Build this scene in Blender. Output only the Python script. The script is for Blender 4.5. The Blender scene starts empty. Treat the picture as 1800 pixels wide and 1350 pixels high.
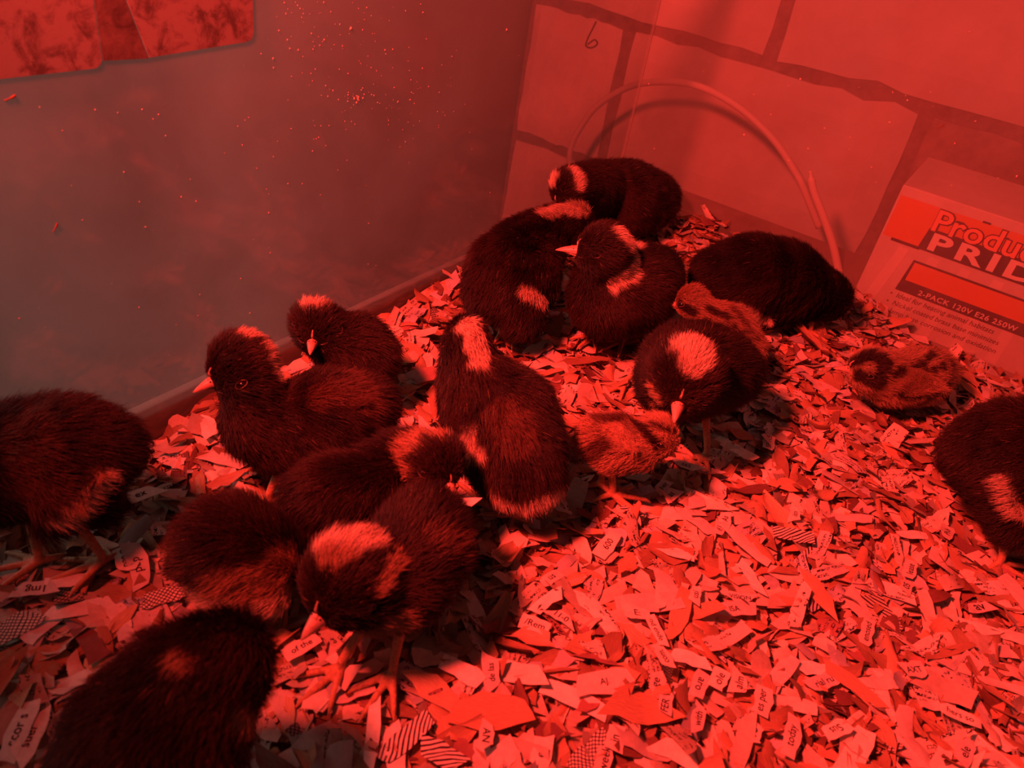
import bpy, bmesh, math, random
import numpy as np
from mathutils import Vector, Matrix
from mathutils.bvhtree import BVHTree

SC = bpy.context.scene
COL = SC.collection
rng = np.random.default_rng(11)
random.seed(5)

# ------------------------------------------------------------------ camera
FPX, H, PIT, ROLL, YAW = 1352.0, 0.30, math.radians(34.7), math.radians(10.67), math.radians(28.6)
FW = np.array([0, math.cos(PIT), -math.sin(PIT)])
E1 = np.array([1.0, 0, 0]); E2 = np.array([0, math.sin(PIT), math.cos(PIT)])
RT = math.cos(ROLL) * E1 + math.sin(ROLL) * E2
UP = -math.sin(ROLL) * E1 + math.cos(ROLL) * E2
CAM = np.array([0, 0, H])
NV = np.array([math.sin(YAW), math.cos(YAW), 0]); BV = np.array([math.cos(YAW), -math.sin(YAW), 0])
ZV = np.array([0, 0, 1.0])

cd = bpy.data.cameras.new('camera'); cam = bpy.data.objects.new('camera', cd); COL.objects.link(cam)
cd.sensor_width = 36.0; cd.sensor_fit = 'HORIZONTAL'; cd.lens = FPX / 1800 * 36
cd.clip_start = 0.01; cd.clip_end = 50
cam.matrix_world = Matrix(((RT[0], UP[0], -FW[0], 0), (RT[1], UP[1], -FW[1], 0), (RT[2], UP[2], -FW[2], H), (0, 0, 0, 1)))
cd.dof.use_dof = True; cd.dof.focus_distance = 0.53; cd.dof.aperture_fstop = 15.0
SC.camera = cam

# ------------------------------------------------------------------ light
W = bpy.data.worlds.new('red_room_fill'); SC.world = W; W.use_nodes = True
W.node_tree.nodes['Background'].inputs[0].default_value = (1.0, 0.30, 0.27, 1)  # even red fill added for lamp light bounced round the unseen room
W.node_tree.nodes['Background'].inputs[1].default_value = 0.095
def light(name, kind, loc, target, energy, color, **kw):
    l = bpy.data.lights.new(name, kind); l.energy = energy; l.color = color
    for k, v in kw.items(): setattr(l, k, v)
    o = bpy.data.objects.new(name, l); COL.objects.link(o); o.location = loc
    o.rotation_euler = (Vector(target) - Vector(loc)).to_track_quat('-Z', 'Y').to_euler()
    return o
light('heat_lamp', 'SPOT', (-0.24, 0.06, 0.525), (0.50, 0.84, 0.08), 74, (1.0, 0.045, 0.033),
      spot_size=math.radians(113), spot_blend=0.85, shadow_soft_size=0.035)
light('window_daylight', 'AREA', tuple(NV * -.15 + BV * -1.05 + ZV * .30), (0.0, 0.35, 0.03), 2.7, (1.0, 0.80, 0.73), shape='RECTANGLE', size=0.6, size_y=0.35)

SC.view_settings.view_transform = 'Standard'; SC.view_settings.look = 'None'
SC.view_settings.exposure = 0.0; SC.view_settings.gamma = 1.0; SC.view_settings.use_curve_mapping = False
SC.cycles.transparent_max_bounces = 24

# ------------------------------------------------------------------ helpers
def P(x, y, z=0.0):            # the world point at height z that the photograph shows at pixel x, y
    d = FW * FPX + RT * (x - 900) - UP * (y - 675)
    return CAM + d * ((z - H) / d[2])
def depth(p): return float((np.asarray(p) - CAM) @ FW)
def ppm(p): return FPX / depth(p)
def nbz(n, b, z): return NV * n + BV * b + ZV * z
def on_n(x, y, n):
    d = FW * FPX + RT * (x - 900) - UP * (y - 675)
    return CAM + d * (n / (d @ NV))
def on_b(x, y, b):
    d = FW * FPX + RT * (x - 900) - UP * (y - 675)
    return CAM + d * (b / (d @ BV))
def unit(v):
    v = np.asarray(v, float); return v / (np.linalg.norm(v) + 1e-12)

def tag(o, label=None, cat=None, group=None, kind=None):
    if label: o['label'] = label
    if cat: o['category'] = cat
    if group: o['group'] = group
    if kind: o['kind'] = kind
    return o
def link(name, me, mat=None, parent=None, smooth=False):
    o = bpy.data.objects.new(name, me); COL.objects.link(o)
    if mat is not None and len(me.materials) == 0:
        me.materials.append(mat)
    if smooth:
        me.polygons.foreach_set('use_smooth', np.ones(len(me.polygons), bool))
    if parent is not None: o.parent = parent
    return o
def mesh(name, verts, faces):
    me = bpy.data.meshes.new(name)
    me.from_pydata([tuple(map(float, v)) for v in verts], [], [tuple(f) for f in faces]); me.update()
    return me
def empty(name, loc):
    o = bpy.data.objects.new(name, None); COL.objects.link(o); o.location = [float(v) for v in loc]
    o.empty_display_size = 0.02
    return o
FRAME = Matrix(((BV[0], NV[0], 0, 0), (BV[1], NV[1], 0, 0), (0, 0, 1, 0), (0, 0, 0, 1)))   # local x along the back pane, y away, z up
def box_bm(bm, x0, x1, y0, y1, z0, z1, bevel=0.0, seg=2):
    r = bmesh.ops.create_cube(bm, size=1.0)
    vs = r['verts']
    for v in vs:
        v.co = Vector((x0 + (v.co.x + .5) * (x1 - x0), y0 + (v.co.y + .5) * (y1 - y0), z0 + (v.co.z + .5) * (z1 - z0)))
    if bevel > 0:
        es = list({e for v in vs for e in v.link_edges})
        bmesh.ops.bevel(bm, geom=es, offset=bevel, segments=seg, profile=0.6, affect='EDGES')
def box(name, x0, x1, y0, y1, z0, z1, mat, parent=None, bevel=0.0, frame=True):
    bm = bmesh.new(); box_bm(bm, x0, x1, y0, y1, z0, z1, bevel)
    if frame: bm.transform(FRAME)
    me = bpy.data.meshes.new(name); bm.to_mesh(me); bm.free()
    return link(name, me, mat, parent)

# ------------------------------------------------------------------ materials
def nt(name):
    m = bpy.data.materials.new(name); m.use_nodes = True
    t = m.node_tree; b = t.nodes['Principled BSDF']
    return m, t, b
def N(t, kind, **kw):
    n = t.nodes.new(kind)
    for k, v in kw.items():
        if k.startswith('i_'):
            n.inputs[k[2:].replace('_', ' ')].default_value = v
        else: setattr(n, k, v)
    return n
def plain(name, col, rough=0.6, spec=0.3, noise=0.0, scale=60, bump=0.0, bscale=300):
    m, t, b = nt(name)
    b.inputs['Roughness'].default_value = rough
    b.inputs['Specular IOR Level'].default_value = spec
    b.inputs['Base Color'].default_value = (*col, 1)
    tc = N(t, 'ShaderNodeTexCoord')
    if noise > 0:
        nz = N(t, 'ShaderNodeTexNoise', i_Scale=scale, i_Detail=6.0, i_Roughness=0.65)
        t.links.new(tc.outputs['Object'], nz.inputs['Vector'])
        r = N(t, 'ShaderNodeValToRGB')
        r.color_ramp.elements[0].position = 0.3; r.color_ramp.elements[1].position = 0.7
        r.color_ramp.elements[0].color = (*[c * (1 - noise) for c in col], 1)
        r.color_ramp.elements[1].color = (*[min(1, c * (1 + noise)) for c in col], 1)
        t.links.new(nz.outputs['Fac'], r.inputs['Fac']); t.links.new(r.outputs['Color'], b.inputs['Base Color'])
    if bump > 0:
        n2 = N(t, 'ShaderNodeTexNoise', i_Scale=bscale, i_Detail=4.0)
        t.links.new(tc.outputs['Object'], n2.inputs['Vector'])
        bp = N(t, 'ShaderNodeBump', i_Strength=bump, i_Distance=0.001)
        t.links.new(n2.outputs['Fac'], bp.inputs['Height']); t.links.new(bp.outputs['Normal'], b.inputs['Normal'])
    return m

def attr_mat(name, rough, spec, trans=0.0):
    m, t, b = nt(name)
    a = N(t, 'ShaderNodeAttribute', attribute_name='tint')
    t.links.new(a.outputs['Color'], b.inputs['Base Color'])
    b.inputs['Roughness'].default_value = rough; b.inputs['Specular IOR Level'].default_value = spec
    return m, t, b, a
M = {}
M['down'], _, _, _ = attr_mat('chick_down', 0.55, 0.25)
M['skin'], _, _, _ = attr_mat('chick_skin', 0.9, 0.05)
M['beak'] = plain('beak_horn', (0.40, 0.22, 0.17), 0.38, 0.4, 0.35, 420)
M['darkbeak'] = plain('dark_beak_horn', (0.30, 0.16, 0.11), 0.35, 0.4, 0.4, 500)
M['leg'] = plain('leg_scales', (0.42, 0.22, 0.12), 0.5, 0.3, 0.3, 600, 0.5, 1500)
M['eye'] = plain('eye_dark', (0.012, 0.006, 0.005), 0.12, 0.6)
M['lid'] = plain('eyelid', (0.11, 0.06, 0.045), 0.5, 0.3)
M['block'] = plain('painted_block', (0.60, 0.56, 0.50), 0.75, 0.2, 0.10, 14, 0.5, 180)
M['blockdirty'] = plain('stained_block', (0.30, 0.245, 0.21), 0.85, 0.2, 0.3, 30, 0.7, 180)
M['mortar'] = plain('mortar', (0.25, 0.21, 0.19), 0.9, 0.1, 0.25, 70, 0.9, 220)
M['sidewall'] = plain('dull_board', (0.24, 0.21, 0.19), 0.6, 0.3, 0.12, 6)
M['table'] = plain('worn_table_top', (0.24, 0.19, 0.16), 0.6, 0.3, 0.25, 20)
M['concrete'] = plain('concrete_floor', (0.25, 0.23, 0.21), 0.9, 0.1, 0.2, 8)
M['framemat'] = plain('tank_frame_plastic', (0.30, 0.24, 0.21), 0.45, 0.4, 0.15, 40)
M['cord'] = plain('pale_cord', (0.66, 0.58, 0.52), 0.5, 0.3)
M['card'] = plain('box_card', (0.55, 0.50, 0.45), 0.6, 0.3, 0.06, 40)
M['orange'] = plain('box_orange_print', (0.62, 0.22, 0.07), 0.5, 0.3)
M['darkink'] = plain('box_dark_print', (0.05, 0.03, 0.04), 0.5, 0.3)
M['ray'] = plain('box_ray_print', (0.63, 0.56, 0.50), 0.6, 0.3)
M['lettering'] = plain('box_letter_print', (0.72, 0.64, 0.58), 0.5, 0.3)
M['fill'] = plain('box_script_fill', (0.76, 0.30, 0.17), 0.5, 0.3)
M['ink'] = plain('printed_ink', (0.02, 0.014, 0.016), 0.7, 0.1)
M['speck'] = plain('dust_speck', (0.7, 0.5, 0.42), 0.8, 0.1)
M['smear'] = plain('dried_smear', (0.22, 0.10, 0.06), 0.8, 0.1)

def glass_mat(name, haze, streak):
    m = bpy.data.materials.new(name); m.use_nodes = True; t = m.node_tree; t.nodes.clear()
    out = N(t, 'ShaderNodeOutputMaterial')
    tr = N(t, 'ShaderNodeBsdfTransparent'); tr.inputs[0].default_value = (0.95, 0.96, 0.94, 1)
    df = N(t, 'ShaderNodeBsdfDiffuse'); df.inputs[0].default_value = (0.62, 0.56, 0.50, 1)
    tl = N(t, 'ShaderNodeBsdfTranslucent'); tl.inputs[0].default_value = (0.62, 0.56, 0.50, 1)
    dm = N(t, 'ShaderNodeMixShader'); dm.inputs[0].default_value = 0.5
    t.links.new(df.outputs[0], dm.inputs[1]); t.links.new(tl.outputs[0], dm.inputs[2])
    tc = N(t, 'ShaderNodeTexCoord')
    n1 = N(t, 'ShaderNodeTexNoise', i_Scale=9.0, i_Detail=5.0, i_Roughness=0.6, i_Distortion=0.6)
    n2 = N(t, 'ShaderNodeTexNoise', i_Scale=420.0, i_Detail=2.0)
    t.links.new(tc.outputs['Object'], n1.inputs['Vector']); t.links.new(tc.outputs['Object'], n2.inputs['Vector'])
    r1 = N(t, 'ShaderNodeMapRange', i_From_Min=0.3, i_From_Max=0.75, i_To_Min=haze * (1 - streak), i_To_Max=haze * (1 + streak))
    t.links.new(n1.outputs['Fac'], r1.inputs['Value'])
    r2 = N(t, 'ShaderNodeMapRange', i_From_Min=0.70, i_From_Max=0.78, i_To_Min=0.0, i_To_Max=0.10)
    t.links.new(n2.outputs['Fac'], r2.inputs['Value'])
    ad = N(t, 'ShaderNodeMath', operation='ADD', use_clamp=True)
    t.links.new(r1.outputs[0], ad.inputs[0]); t.links.new(r2.outputs[0], ad.inputs[1])
    m1 = N(t, 'ShaderNodeMixShader')
    t.links.new(ad.outputs[0], m1.inputs[0]); t.links.new(tr.outputs[0], m1.inputs[1]); t.links.new(dm.outputs[0], m1.inputs[2])
    gl = N(t, 'ShaderNodeBsdfGlossy'); gl.inputs['Roughness'].default_value = 0.06
    lw = N(t, 'ShaderNodeLayerWeight'); pw = N(t, 'ShaderNodeMath', operation='POWER'); pw.inputs[1].default_value = 4.5
    t.links.new(lw.outputs['Facing'], pw.inputs[0])
    fr = N(t, 'ShaderNodeMapRange', i_To_Min=0.035, i_To_Max=0.45); t.links.new(pw.outputs[0], fr.inputs['Value'])
    m2 = N(t, 'ShaderNodeMixShader')
    t.links.new(fr.outputs[0], m2.inputs[0]); t.links.new(m1.outputs[0], m2.inputs[1]); t.links.new(gl.outputs[0], m2.inputs[2])
    t.links.new(m2.outputs[0], out.inputs[0])
    return m
M['glassleft'] = glass_mat('dusty_side_glass', 0.27, 0.35)
M['silicone'] = glass_mat('silicone_seam', 0.25, 0.1)
M['glassback'] = glass_mat('dusty_back_glass', 0.13, 0.4)

def label_mat(name, col, blot):
    m, t, b = nt(name)
    tc = N(t, 'ShaderNodeTexCoord')
    nz = N(t, 'ShaderNodeTexNoise', i_Scale=85.0, i_Detail=8.0, i_Roughness=0.72, i_Distortion=0.4)
    t.links.new(tc.outputs['Object'], nz.inputs['Vector'])
    r = N(t, 'ShaderNodeValToRGB')
    e = r.color_ramp.elements
    e[0].position = 0.50 - blot; e[1].position = 0.62
    e[0].color = (*col, 1); e[1].color = (*[c * 0.42 for c in col], 1)
    t.links.new(nz.outputs['Fac'], r.inputs['Fac']); t.links.new(r.outputs['Color'], b.inputs['Base Color'])
    b.inputs['Roughness'].default_value = 0.8
    tl = N(t, 'ShaderNodeBsdfTranslucent'); t.links.new(r.outputs['Color'], tl.inputs[0])
    mx = N(t, 'ShaderNodeMixShader'); mx.inputs[0].default_value = 0.5
    t.links.new(b.outputs[0], mx.inputs[1]); t.links.new(tl.outputs[0], mx.inputs[2])
    t.links.new(mx.outputs[0], t.nodes['Material Output'].inputs[0])
    return m
M['label'] = label_mat('mottled_label_paper', (0.50, 0.37, 0.33), 0.03)
M['labeldark'] = label_mat('mottled_label_paper_dark', (0.36, 0.25, 0.22), 0.10)

# paper and shavings: tint from an attribute, fine print where the piece carries some
def scrap_mat(name, kind):
    m, t, b, a = attr_mat(name, 0.65 if kind != 'wood' else 0.6, 0.2)
    uv = N(t, 'ShaderNodeUVMap', uv_map='UVMap')
    if kind == 'wood':
        mp = N(t, 'ShaderNodeMapping'); mp.inputs['Scale'].default_value = (1.2, 14, 1)
        t.links.new(uv.outputs[0], mp.inputs[0])
        nz = N(t, 'ShaderNodeTexNoise', i_Scale=3.0, i_Detail=5.0, i_Roughness=0.6)
        t.links.new(mp.outputs[0], nz.inputs['Vector'])
        r = N(t, 'ShaderNodeMapRange', i_From_Min=0.3, i_From_Max=0.7, i_To_Min=0.62, i_To_Max=1.15)
        t.links.new(nz.outputs['Fac'], r.inputs['Value'])
        mx = N(t, 'ShaderNodeMix', data_type='RGBA', blend_type='MULTIPLY'); mx.inputs[0].default_value = 1.0
        t.links.new(a.outputs['Color'], mx.inputs[6]); t.links.new(r.outputs[0], mx.inputs[7])
        t.links.new(mx.outputs[2], b.inputs['Base Color'])
        bp = N(t, 'ShaderNodeBump', i_Strength=0.4, i_Distance=0.0005)
        t.links.new(nz.outputs['Fac'], bp.inputs['Height']); t.links.new(bp.outputs['Normal'], b.inputs['Normal'])
    elif kind == 'print':
        # uv in millimetres: rows 3.2 mm apart of small broken glyph-like marks
        sx = N(t, 'ShaderNodeSeparateXYZ'); t.links.new(uv.outputs[0], sx.inputs[0])
        row = N(t, 'ShaderNodeMath', operation='DIVIDE'); row.inputs[1].default_value = 3.2
        t.links.new(sx.outputs['Y'], row.inputs[0])
        fr = N(t, 'ShaderNodeMath', operation='FRACT'); t.links.new(row.outputs[0], fr.inputs[0])
        w1 = N(t, 'ShaderNodeMath', operation='COMPARE'); w1.inputs[1].default_value = 0.5; w1.inputs[2].default_value = 0.27
        t.links.new(fr.outputs[0], w1.inputs[0])
        vo = N(t, 'ShaderNodeTexVoronoi', feature='DISTANCE_TO_EDGE', i_Scale=0.75)
        t.links.new(uv.outputs[0], vo.inputs['Vector'])
        lt = N(t, 'ShaderNodeMath', operation='LESS_THAN'); lt.inputs[1].default_value = 0.10
        t.links.new(vo.outputs['Distance'], lt.inputs[0])
        nz = N(t, 'ShaderNodeTexNoise', i_Scale=0.13, i_Detail=1.0); t.links.new(uv.outputs[0], nz.inputs['Vector'])
        gt = N(t, 'ShaderNodeMath', operation='GREATER_THAN'); gt.inputs[1].default_value = 0.52
        t.links.new(nz.outputs['Fac'], gt.inputs[0])
        m1 = N(t, 'ShaderNodeMath', operation='MULTIPLY'); m2 = N(t, 'ShaderNodeMath', operation='MULTIPLY')
        t.links.new(w1.outputs[0], m1.inputs[0]); t.links.new(lt.outputs[0], m1.inputs[1])
        t.links.new(m1.outputs[0], m2.inputs[0]); t.links.new(gt.outputs[0], m2.inputs[1])
        mx = N(t, 'ShaderNodeMix', data_type='RGBA'); mx.inputs[7].default_value = (0.03, 0.02, 0.025, 1)
        t.links.new(m2.outputs[0], mx.inputs[0]); t.links.new(a.outputs['Color'], mx.inputs[6])
        t.links.new(mx.outputs[2], b.inputs['Base Color'])
    elif kind in ('stripe', 'hatch'):
        def wave(rot, sc, th):
            mp = N(t, 'ShaderNodeMapping'); mp.inputs['Rotation'].default_value = (0, 0, rot)
            t.links.new(uv.outputs[0], mp.inputs[0])
            wv = N(t, 'ShaderNodeTexWave', wave_type='BANDS', bands_direction='X', i_Scale=sc, i_Distortion=0.0)
            t.links.new(mp.outputs[0], wv.inputs['Vector'])
            g = N(t, 'ShaderNodeMath', operation='GREATER_THAN'); g.inputs[1].default_value = th
            t.links.new(wv.outputs['Fac'], g.inputs[0]); return g
        g = wave(0.9, 0.17, 0.62) if kind == 'stripe' else wave(0.75, 0.20, 0.80)
        if kind == 'hatch':
            g2 = wave(-0.75, 0.20, 0.80); mxm = N(t, 'ShaderNodeMath', operation='MAXIMUM')
            t.links.new(g.outputs[0], mxm.inputs[0]); t.links.new(g2.outputs[0], mxm.inputs[1]); g = mxm
        mx = N(t, 'ShaderNodeMix', data_type='RGBA'); mx.inputs[7].default_value = (0.03, 0.02, 0.025, 1)
        t.links.new(g.outputs[0], mx.inputs[0]); t.links.new(a.outputs['Color'], mx.inputs[6])
        t.links.new(mx.outputs[2], b.inputs['Base Color'])
    if kind != 'wood':                                        # mottled, fibrous paper
        tc = N(t, 'ShaderNodeTexCoord'); pn = N(t, 'ShaderNodeTexNoise', i_Scale=260.0, i_Detail=4.0, i_Roughness=0.7)
        t.links.new(tc.outputs['Object'], pn.inputs['Vector'])
        pr_ = N(t, 'ShaderNodeMapRange', i_From_Min=0.3, i_From_Max=0.7, i_To_Min=0.80, i_To_Max=1.08); t.links.new(pn.outputs['Fac'], pr_.inputs['Value'])
        pm = N(t, 'ShaderNodeMix', data_type='RGBA', blend_type='MULTIPLY'); pm.inputs[0].default_value = 1.0
        t.links.new(b.inputs['Base Color'].links[0].from_socket, pm.inputs[6]); t.links.new(pr_.outputs[0], pm.inputs[7])
        t.links.new(pm.outputs[2], b.inputs['Base Color'])
        pb = N(t, 'ShaderNodeBump', i_Strength=0.35, i_Distance=0.0006); t.links.new(pn.outputs['Fac'], pb.inputs['Height']); t.links.new(pb.outputs['Normal'], b.inputs['Normal'])
    # thin paper lets some light through
    tl = N(t, 'ShaderNodeBsdfTranslucent')
    src = b.inputs['Base Color'].links[0].from_socket
    t.links.new(src, tl.inputs[0])
    ms = N(t, 'ShaderNodeMixShader'); ms.inputs[0].default_value = 0.16
    t.links.new(b.outputs[0], ms.inputs[1]); t.links.new(tl.outputs[0], ms.inputs[2])
    t.links.new(ms.outputs[0], t.nodes['Material Output'].inputs[0])
    return m
for k in ('paper', 'print', 'wood', 'stripe', 'hatch'):
    M['s_' + k] = scrap_mat('scrap_' + k, k)

# ------------------------------------------------------------------ setting
TB, TN = -0.327, 0.745                      # inner faces of the side pane and the back pane
tag(box('floor', -2.0, 2.0, -1.5, 1.3, -0.80, -0.76, M['concrete']), kind='structure')
wb = box('wall_back', -0.70, 2.0, 1.056, 1.20, -0.76, 1.4, M['mortar']); tag(wb, kind='structure')
tag(box('wall_left', -0.74, -0.66, 0.20, 1.056, -0.76, 1.4, M['sidewall']), kind='structure')
def block_mesh(w, h, seed):
    r = np.random.default_rng(seed); nx, nz_ = 13, 7
    vs, fs = [], []
    for j in range(nz_):
        for i in range(nx):
            x = -w / 2 + w * i / (nx - 1); z = -h / 2 + h * j / (nz_ - 1); y = 0.0
            edge = i in (0, nx - 1) or j in (0, nz_ - 1)
            if edge:
                x += r.normal(0, .0012); z += r.normal(0, .0016); y = 0.0035
            else: y = r.normal(0, .0005)
            vs.append((x, y, z))
    for j in range(nz_ - 1):
        for i in range(nx - 1):
            a = j * nx + i; fs.append((a, a + 1, a + nx + 1, a + nx))
    ring = [i for i in range(nx)] + [nx * j + nx - 1 for j in range(1, nz_)] + [nx * (nz_ - 1) + i for i in range(nx - 2, -1, -1)] + [nx * j for j in range(nz_ - 2, 0, -1)]
    b0 = len(vs)
    for k in ring: vs.append((vs[k][0], 0.02, vs[k][2]))
    for q in range(len(ring)):
        a, b = ring[q], ring[(q + 1) % len(ring)]
        fs.append((b, a, b0 + q, b0 + (q + 1) % len(ring)))
    return mesh('block', vs, fs)
JA, CH = 0.123, 0.20
bms = [block_mesh(0.400 - 0.017, CH - 0.016, s) for s in range(4)]
for me in bms: me.materials.append(M['block'])
dirty = block_mesh(0.383, CH - 0.016, 9); dirty.materials.append(M['blockdirty'])
k = 0
for c in range(-3, 6):
    zc = JA + CH * (c + 0.5)
    s0 = -0.297 if c % 2 == 0 else -0.495
    for q in range(-1, 5):
        x0 = s0 + 0.4 * q
        if x0 + 0.4 < -0.66 or x0 > 1.9: continue
        me = dirty if (c == -1 and q == 1) else bms[k % 4]; k += 1
        xa = x0
        if x0 < -0.66:                       # cut block at the room corner
            w = x0 + 0.4 + 0.66
            if w < 0.03: continue
            me = block_mesh(w - 0.017, CH - 0.016, 20 + k); me.materials.append(M['block']); cx = -0.66 + w / 2
        else: cx = x0 + 0.2
        o = link('block', me, None, wb)
        o.matrix_world = FRAME @ Matrix.Translation((cx, 1.050, zc))

tb = empty('work_table', nbz(0.36, 0, -0.76)); tag(tb, 'dark worn table that the glass tank and the bulb box stand on', 'table')
box('table_top', -0.36, 0.9, -0.25, 0.93, -0.052, -0.024, M['table'], tb, 0.003)
for x in (-0.33, 0.82):
    for y in (-0.2, 0.88):
        box('leg', x - .02, x + .02, y - .02, y + .02, -0.76, -0.0525, M['table'], tb, 0.002)
for o in tb.children: o.matrix_parent_inverse = Matrix.Translation(-tb.location)

tank = empty('glass_tank', nbz(0.3, 0, -0.02)); tag(tank, 'dusty glass brooder tank holding the chicks and paper bedding', 'tank')
TOP = 0.33
gl_left = box('glass_pane', TB - 0.004, TB, -0.20, TN + 0.004, -0.02, TOP, M['glassleft'], tank); gl_left['label'] = 'hazy grey-brown side pane with specks and labels'
gl_back = box('glass_pane', TB + 0.0005, 0.60, TN, TN + 0.004, -0.02, TOP, M['glassback'], tank); gl_back['label'] = 'clearer back pane in front of the block wall'
box('tank_bottom', TB, 0.60, -0.20, TN, -0.0235, -0.019, M['framemat'], tank)
box('bottom_frame', TB - 0.010, TB - 0.0045, -0.20, TN + 0.010, -0.0235, 0.0115, M['framemat'], tank, 0.0012)
box('bottom_frame', TB - 0.0045, 0.60, TN + 0.0045, TN + 0.009, -0.0235, -0.016, M['framemat'], tank, 0.0012)
box('silicone_seam', TB, TB + 0.002, TN - 0.002, TN, -0.02, TOP, M['silicone'], tank)

# specks and dried smears stuck on the panes
def specks(name, pts, on, nrm, parent, mat, smin=.0004, smax=.0012):
    vs, fs = [], []
    a = unit(np.cross(nrm, ZV)); b2 = np.cross(nrm, a)
    for (x, y) in pts:
        c = on(x, y) + nrm * 0.0003; k0 = len(vs); ns = random.randint(5, 7); el = random.uniform(.4, 1); th = random.uniform(0, 6.28)
        s = random.uniform(smin, smax)
        for q in range(ns):
            an = 6.283 * q / ns; rr = s * random.uniform(.6, 1.1)
            u_, v_ = math.cos(an) * rr, math.sin(an) * rr * el
            vs.append(c + a * (u_ * math.cos(th) - v_ * math.sin(th)) + b2 * (u_ * math.sin(th) + v_ * math.cos(th)))
        vs.append(c + nrm * s * 0.5)
        for q in range(ns): fs.append((k0 + q, k0 + (q + 1) % ns, k0 + ns))
    o = link(name, mesh(name, vs, fs), mat, parent); o['kind'] = 'stuff'; return o
pts = []
for cx, cy, sx, sy, n_ in ((640, 150, 75, 60, 95), (540, 20, 40, 18, 22), (720, 200, 50, 25, 25), (620, 175, 10, 12, 8), (450, 300, 260, 150, 90), (600, 60, 120, 60, 50)):
    pts += [(random.gauss(cx, sx), random.gauss(cy, sy)) for _ in range(n_)]
pts = [p for p in pts if not (p[0] < 455 and p[1] < 160)]
specks('dust_speck', pts, lambda x, y: on_b(x, y, TB), BV, tank, M['speck'], .0002, .00065)
specks('dust_speck', [(random.gauss(630, 8), random.gauss(172, 7)) for _ in range(9)] + [(890, 52), (616, 50), (720, 175)], lambda x, y: on_b(x, y, TB), BV, tank, M['speck'], .0007, .0014)
specks('dust_speck', [(random.uniform(960, 1790), random.uniform(20, 330)) for _ in range(40)] + [(1592, 168), (1595, 176), (1386, 150)], lambda x, y: on_n(x, y, TN), -NV, tank, M['speck'], .0004, .0011)
def tube(name, pts, rad, mat, parent=None, ns=10, caps=True):
    pts = [np.asarray(p, float) for p in pts]; vs, fs = [], []
    nrm = None
    rads = rad if hasattr(rad, '__len__') else [rad] * len(pts)
    for i, p in enumerate(pts):
        t_ = unit(pts[min(i + 1, len(pts) - 1)] - pts[max(i - 1, 0)])
        nrm = unit(np.cross(t_, [0.3, 0.2, 0.9])) if nrm is None else unit(nrm - t_ * (nrm @ t_))
        b_ = np.cross(t_, nrm)
        for q in range(ns):
            a_ = 6.28318 * q / ns; vs.append(p + (nrm * math.cos(a_) + b_ * math.sin(a_)) * rads[i])
    for i in range(len(pts) - 1):
        for q in range(ns):
            q2 = (q + 1) % ns; fs.append((i * ns + q, i * ns + q2, (i + 1) * ns + q2, (i + 1) * ns + q))
    if caps:
        fs.append(tuple(range(ns - 1, -1, -1))); fs.append(tuple((len(pts) - 1) * ns + q for q in range(ns)))
    return link(name, mesh(name, vs, fs), mat, parent, True)
def spline(pts, n=8):
    pts = [np.asarray(p, float) for p in pts]; out = []
    for i in range(len(pts) - 1):
        p0, p1, p2, p3 = pts[max(i - 1, 0)], pts[i], pts[i + 1], pts[min(i + 2, len(pts) - 1)]
        for k_ in range(n):
            t_ = k_ / n
            out.append(.5 * (2 * p1 + (p2 - p0) * t_ + (2 * p0 - 5 * p1 + 4 * p2 - p3) * t_ ** 2 + (3 * p1 - p0 - 3 * p2 + p3) * t_ ** 3))
    out.append(pts[-1]); return out
sm = tube('dried_smear', spline([on_n(x, y, TN - .0004) for x, y in ((1048, 38), (1042, 50), (1034, 66), (1030, 80), (1040, 84), (1050, 77), (1045, 70), (1033, 78))]), 0.0009, M['smear'], tank, 6)
sm['label'] = 'brown squiggle dried on the glass'
for q in ((20, 172, 12, 5), (98, 400, 5, 8), (1655, 222, 9, 4)):
    f_ = (lambda x, y: on_b(x, y, TB + .0003)) if q[0] < 900 else (lambda x, y: on_n(x, y, TN - .0003))
    tube('dried_smear', spline([f_(q[0] - q[2], q[1] + q[3]), f_(q[0], q[1]), f_(q[0] + q[2] * .6, q[1] - q[3])]), [0.0003] * 8 + [0.0005] * 8 + [.0002], M['smear'], tank, 6)
for o in tank.children: o.matrix_parent_inverse = Matrix.Translation(-tank.location)

# mottled labels stuck to the side pane
def sheet(name, outline, b, mat, label, thick=0.0004):
    vs = [nbz(n_, b, z_) for n_, z_ in outline] + [nbz(n_, b - thick, z_) for n_, z_ in outline]
    k_ = len(outline)
    fs = [tuple(range(k_)), tuple(range(2 * k_ - 1, k_ - 1, -1))] + [(i, i + k_, (i + 1) % k_ + k_, (i + 1) % k_) for i in range(k_)]
    o = link(name, mesh(name, vs, fs), mat); tag(o, label, 'label', 'mottled labels on the side pane'); return o
def rounded(n0, n1, z0, z1, r=0.004, slope=0.0):
    out = []
    for cx, cz, a0 in ((n0 + r, z0 + r, 180), (n1 - r, z0 + r, 270)):
        for q in range(6):
            a = math.radians(a0 + 90 * q / 5); out.append((cx + r * math.cos(a), cz + r * math.sin(a) + slope * (cx - n0)))
    out += [(n1, z1), (n0, z1)]
    return out
sheet('stuck_label', rounded(0.09, 0.1915, 0.1965, 0.30, .004, .0), TB + 0.0006, M['label'], 'mottled pale label in the glass corner, left of the other two')
sheet('stuck_label', [(0.2135, 0.1985), (0.2668, 0.2010), (0.2700, 0.2022), (0.2712, 0.2055), (0.2712, 0.30), (0.193, 0.30), (0.2010, 0.238)], TB + 0.0006, M['label'], 'mottled pale label with a slanting left edge, nearest the tank corner')
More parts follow.
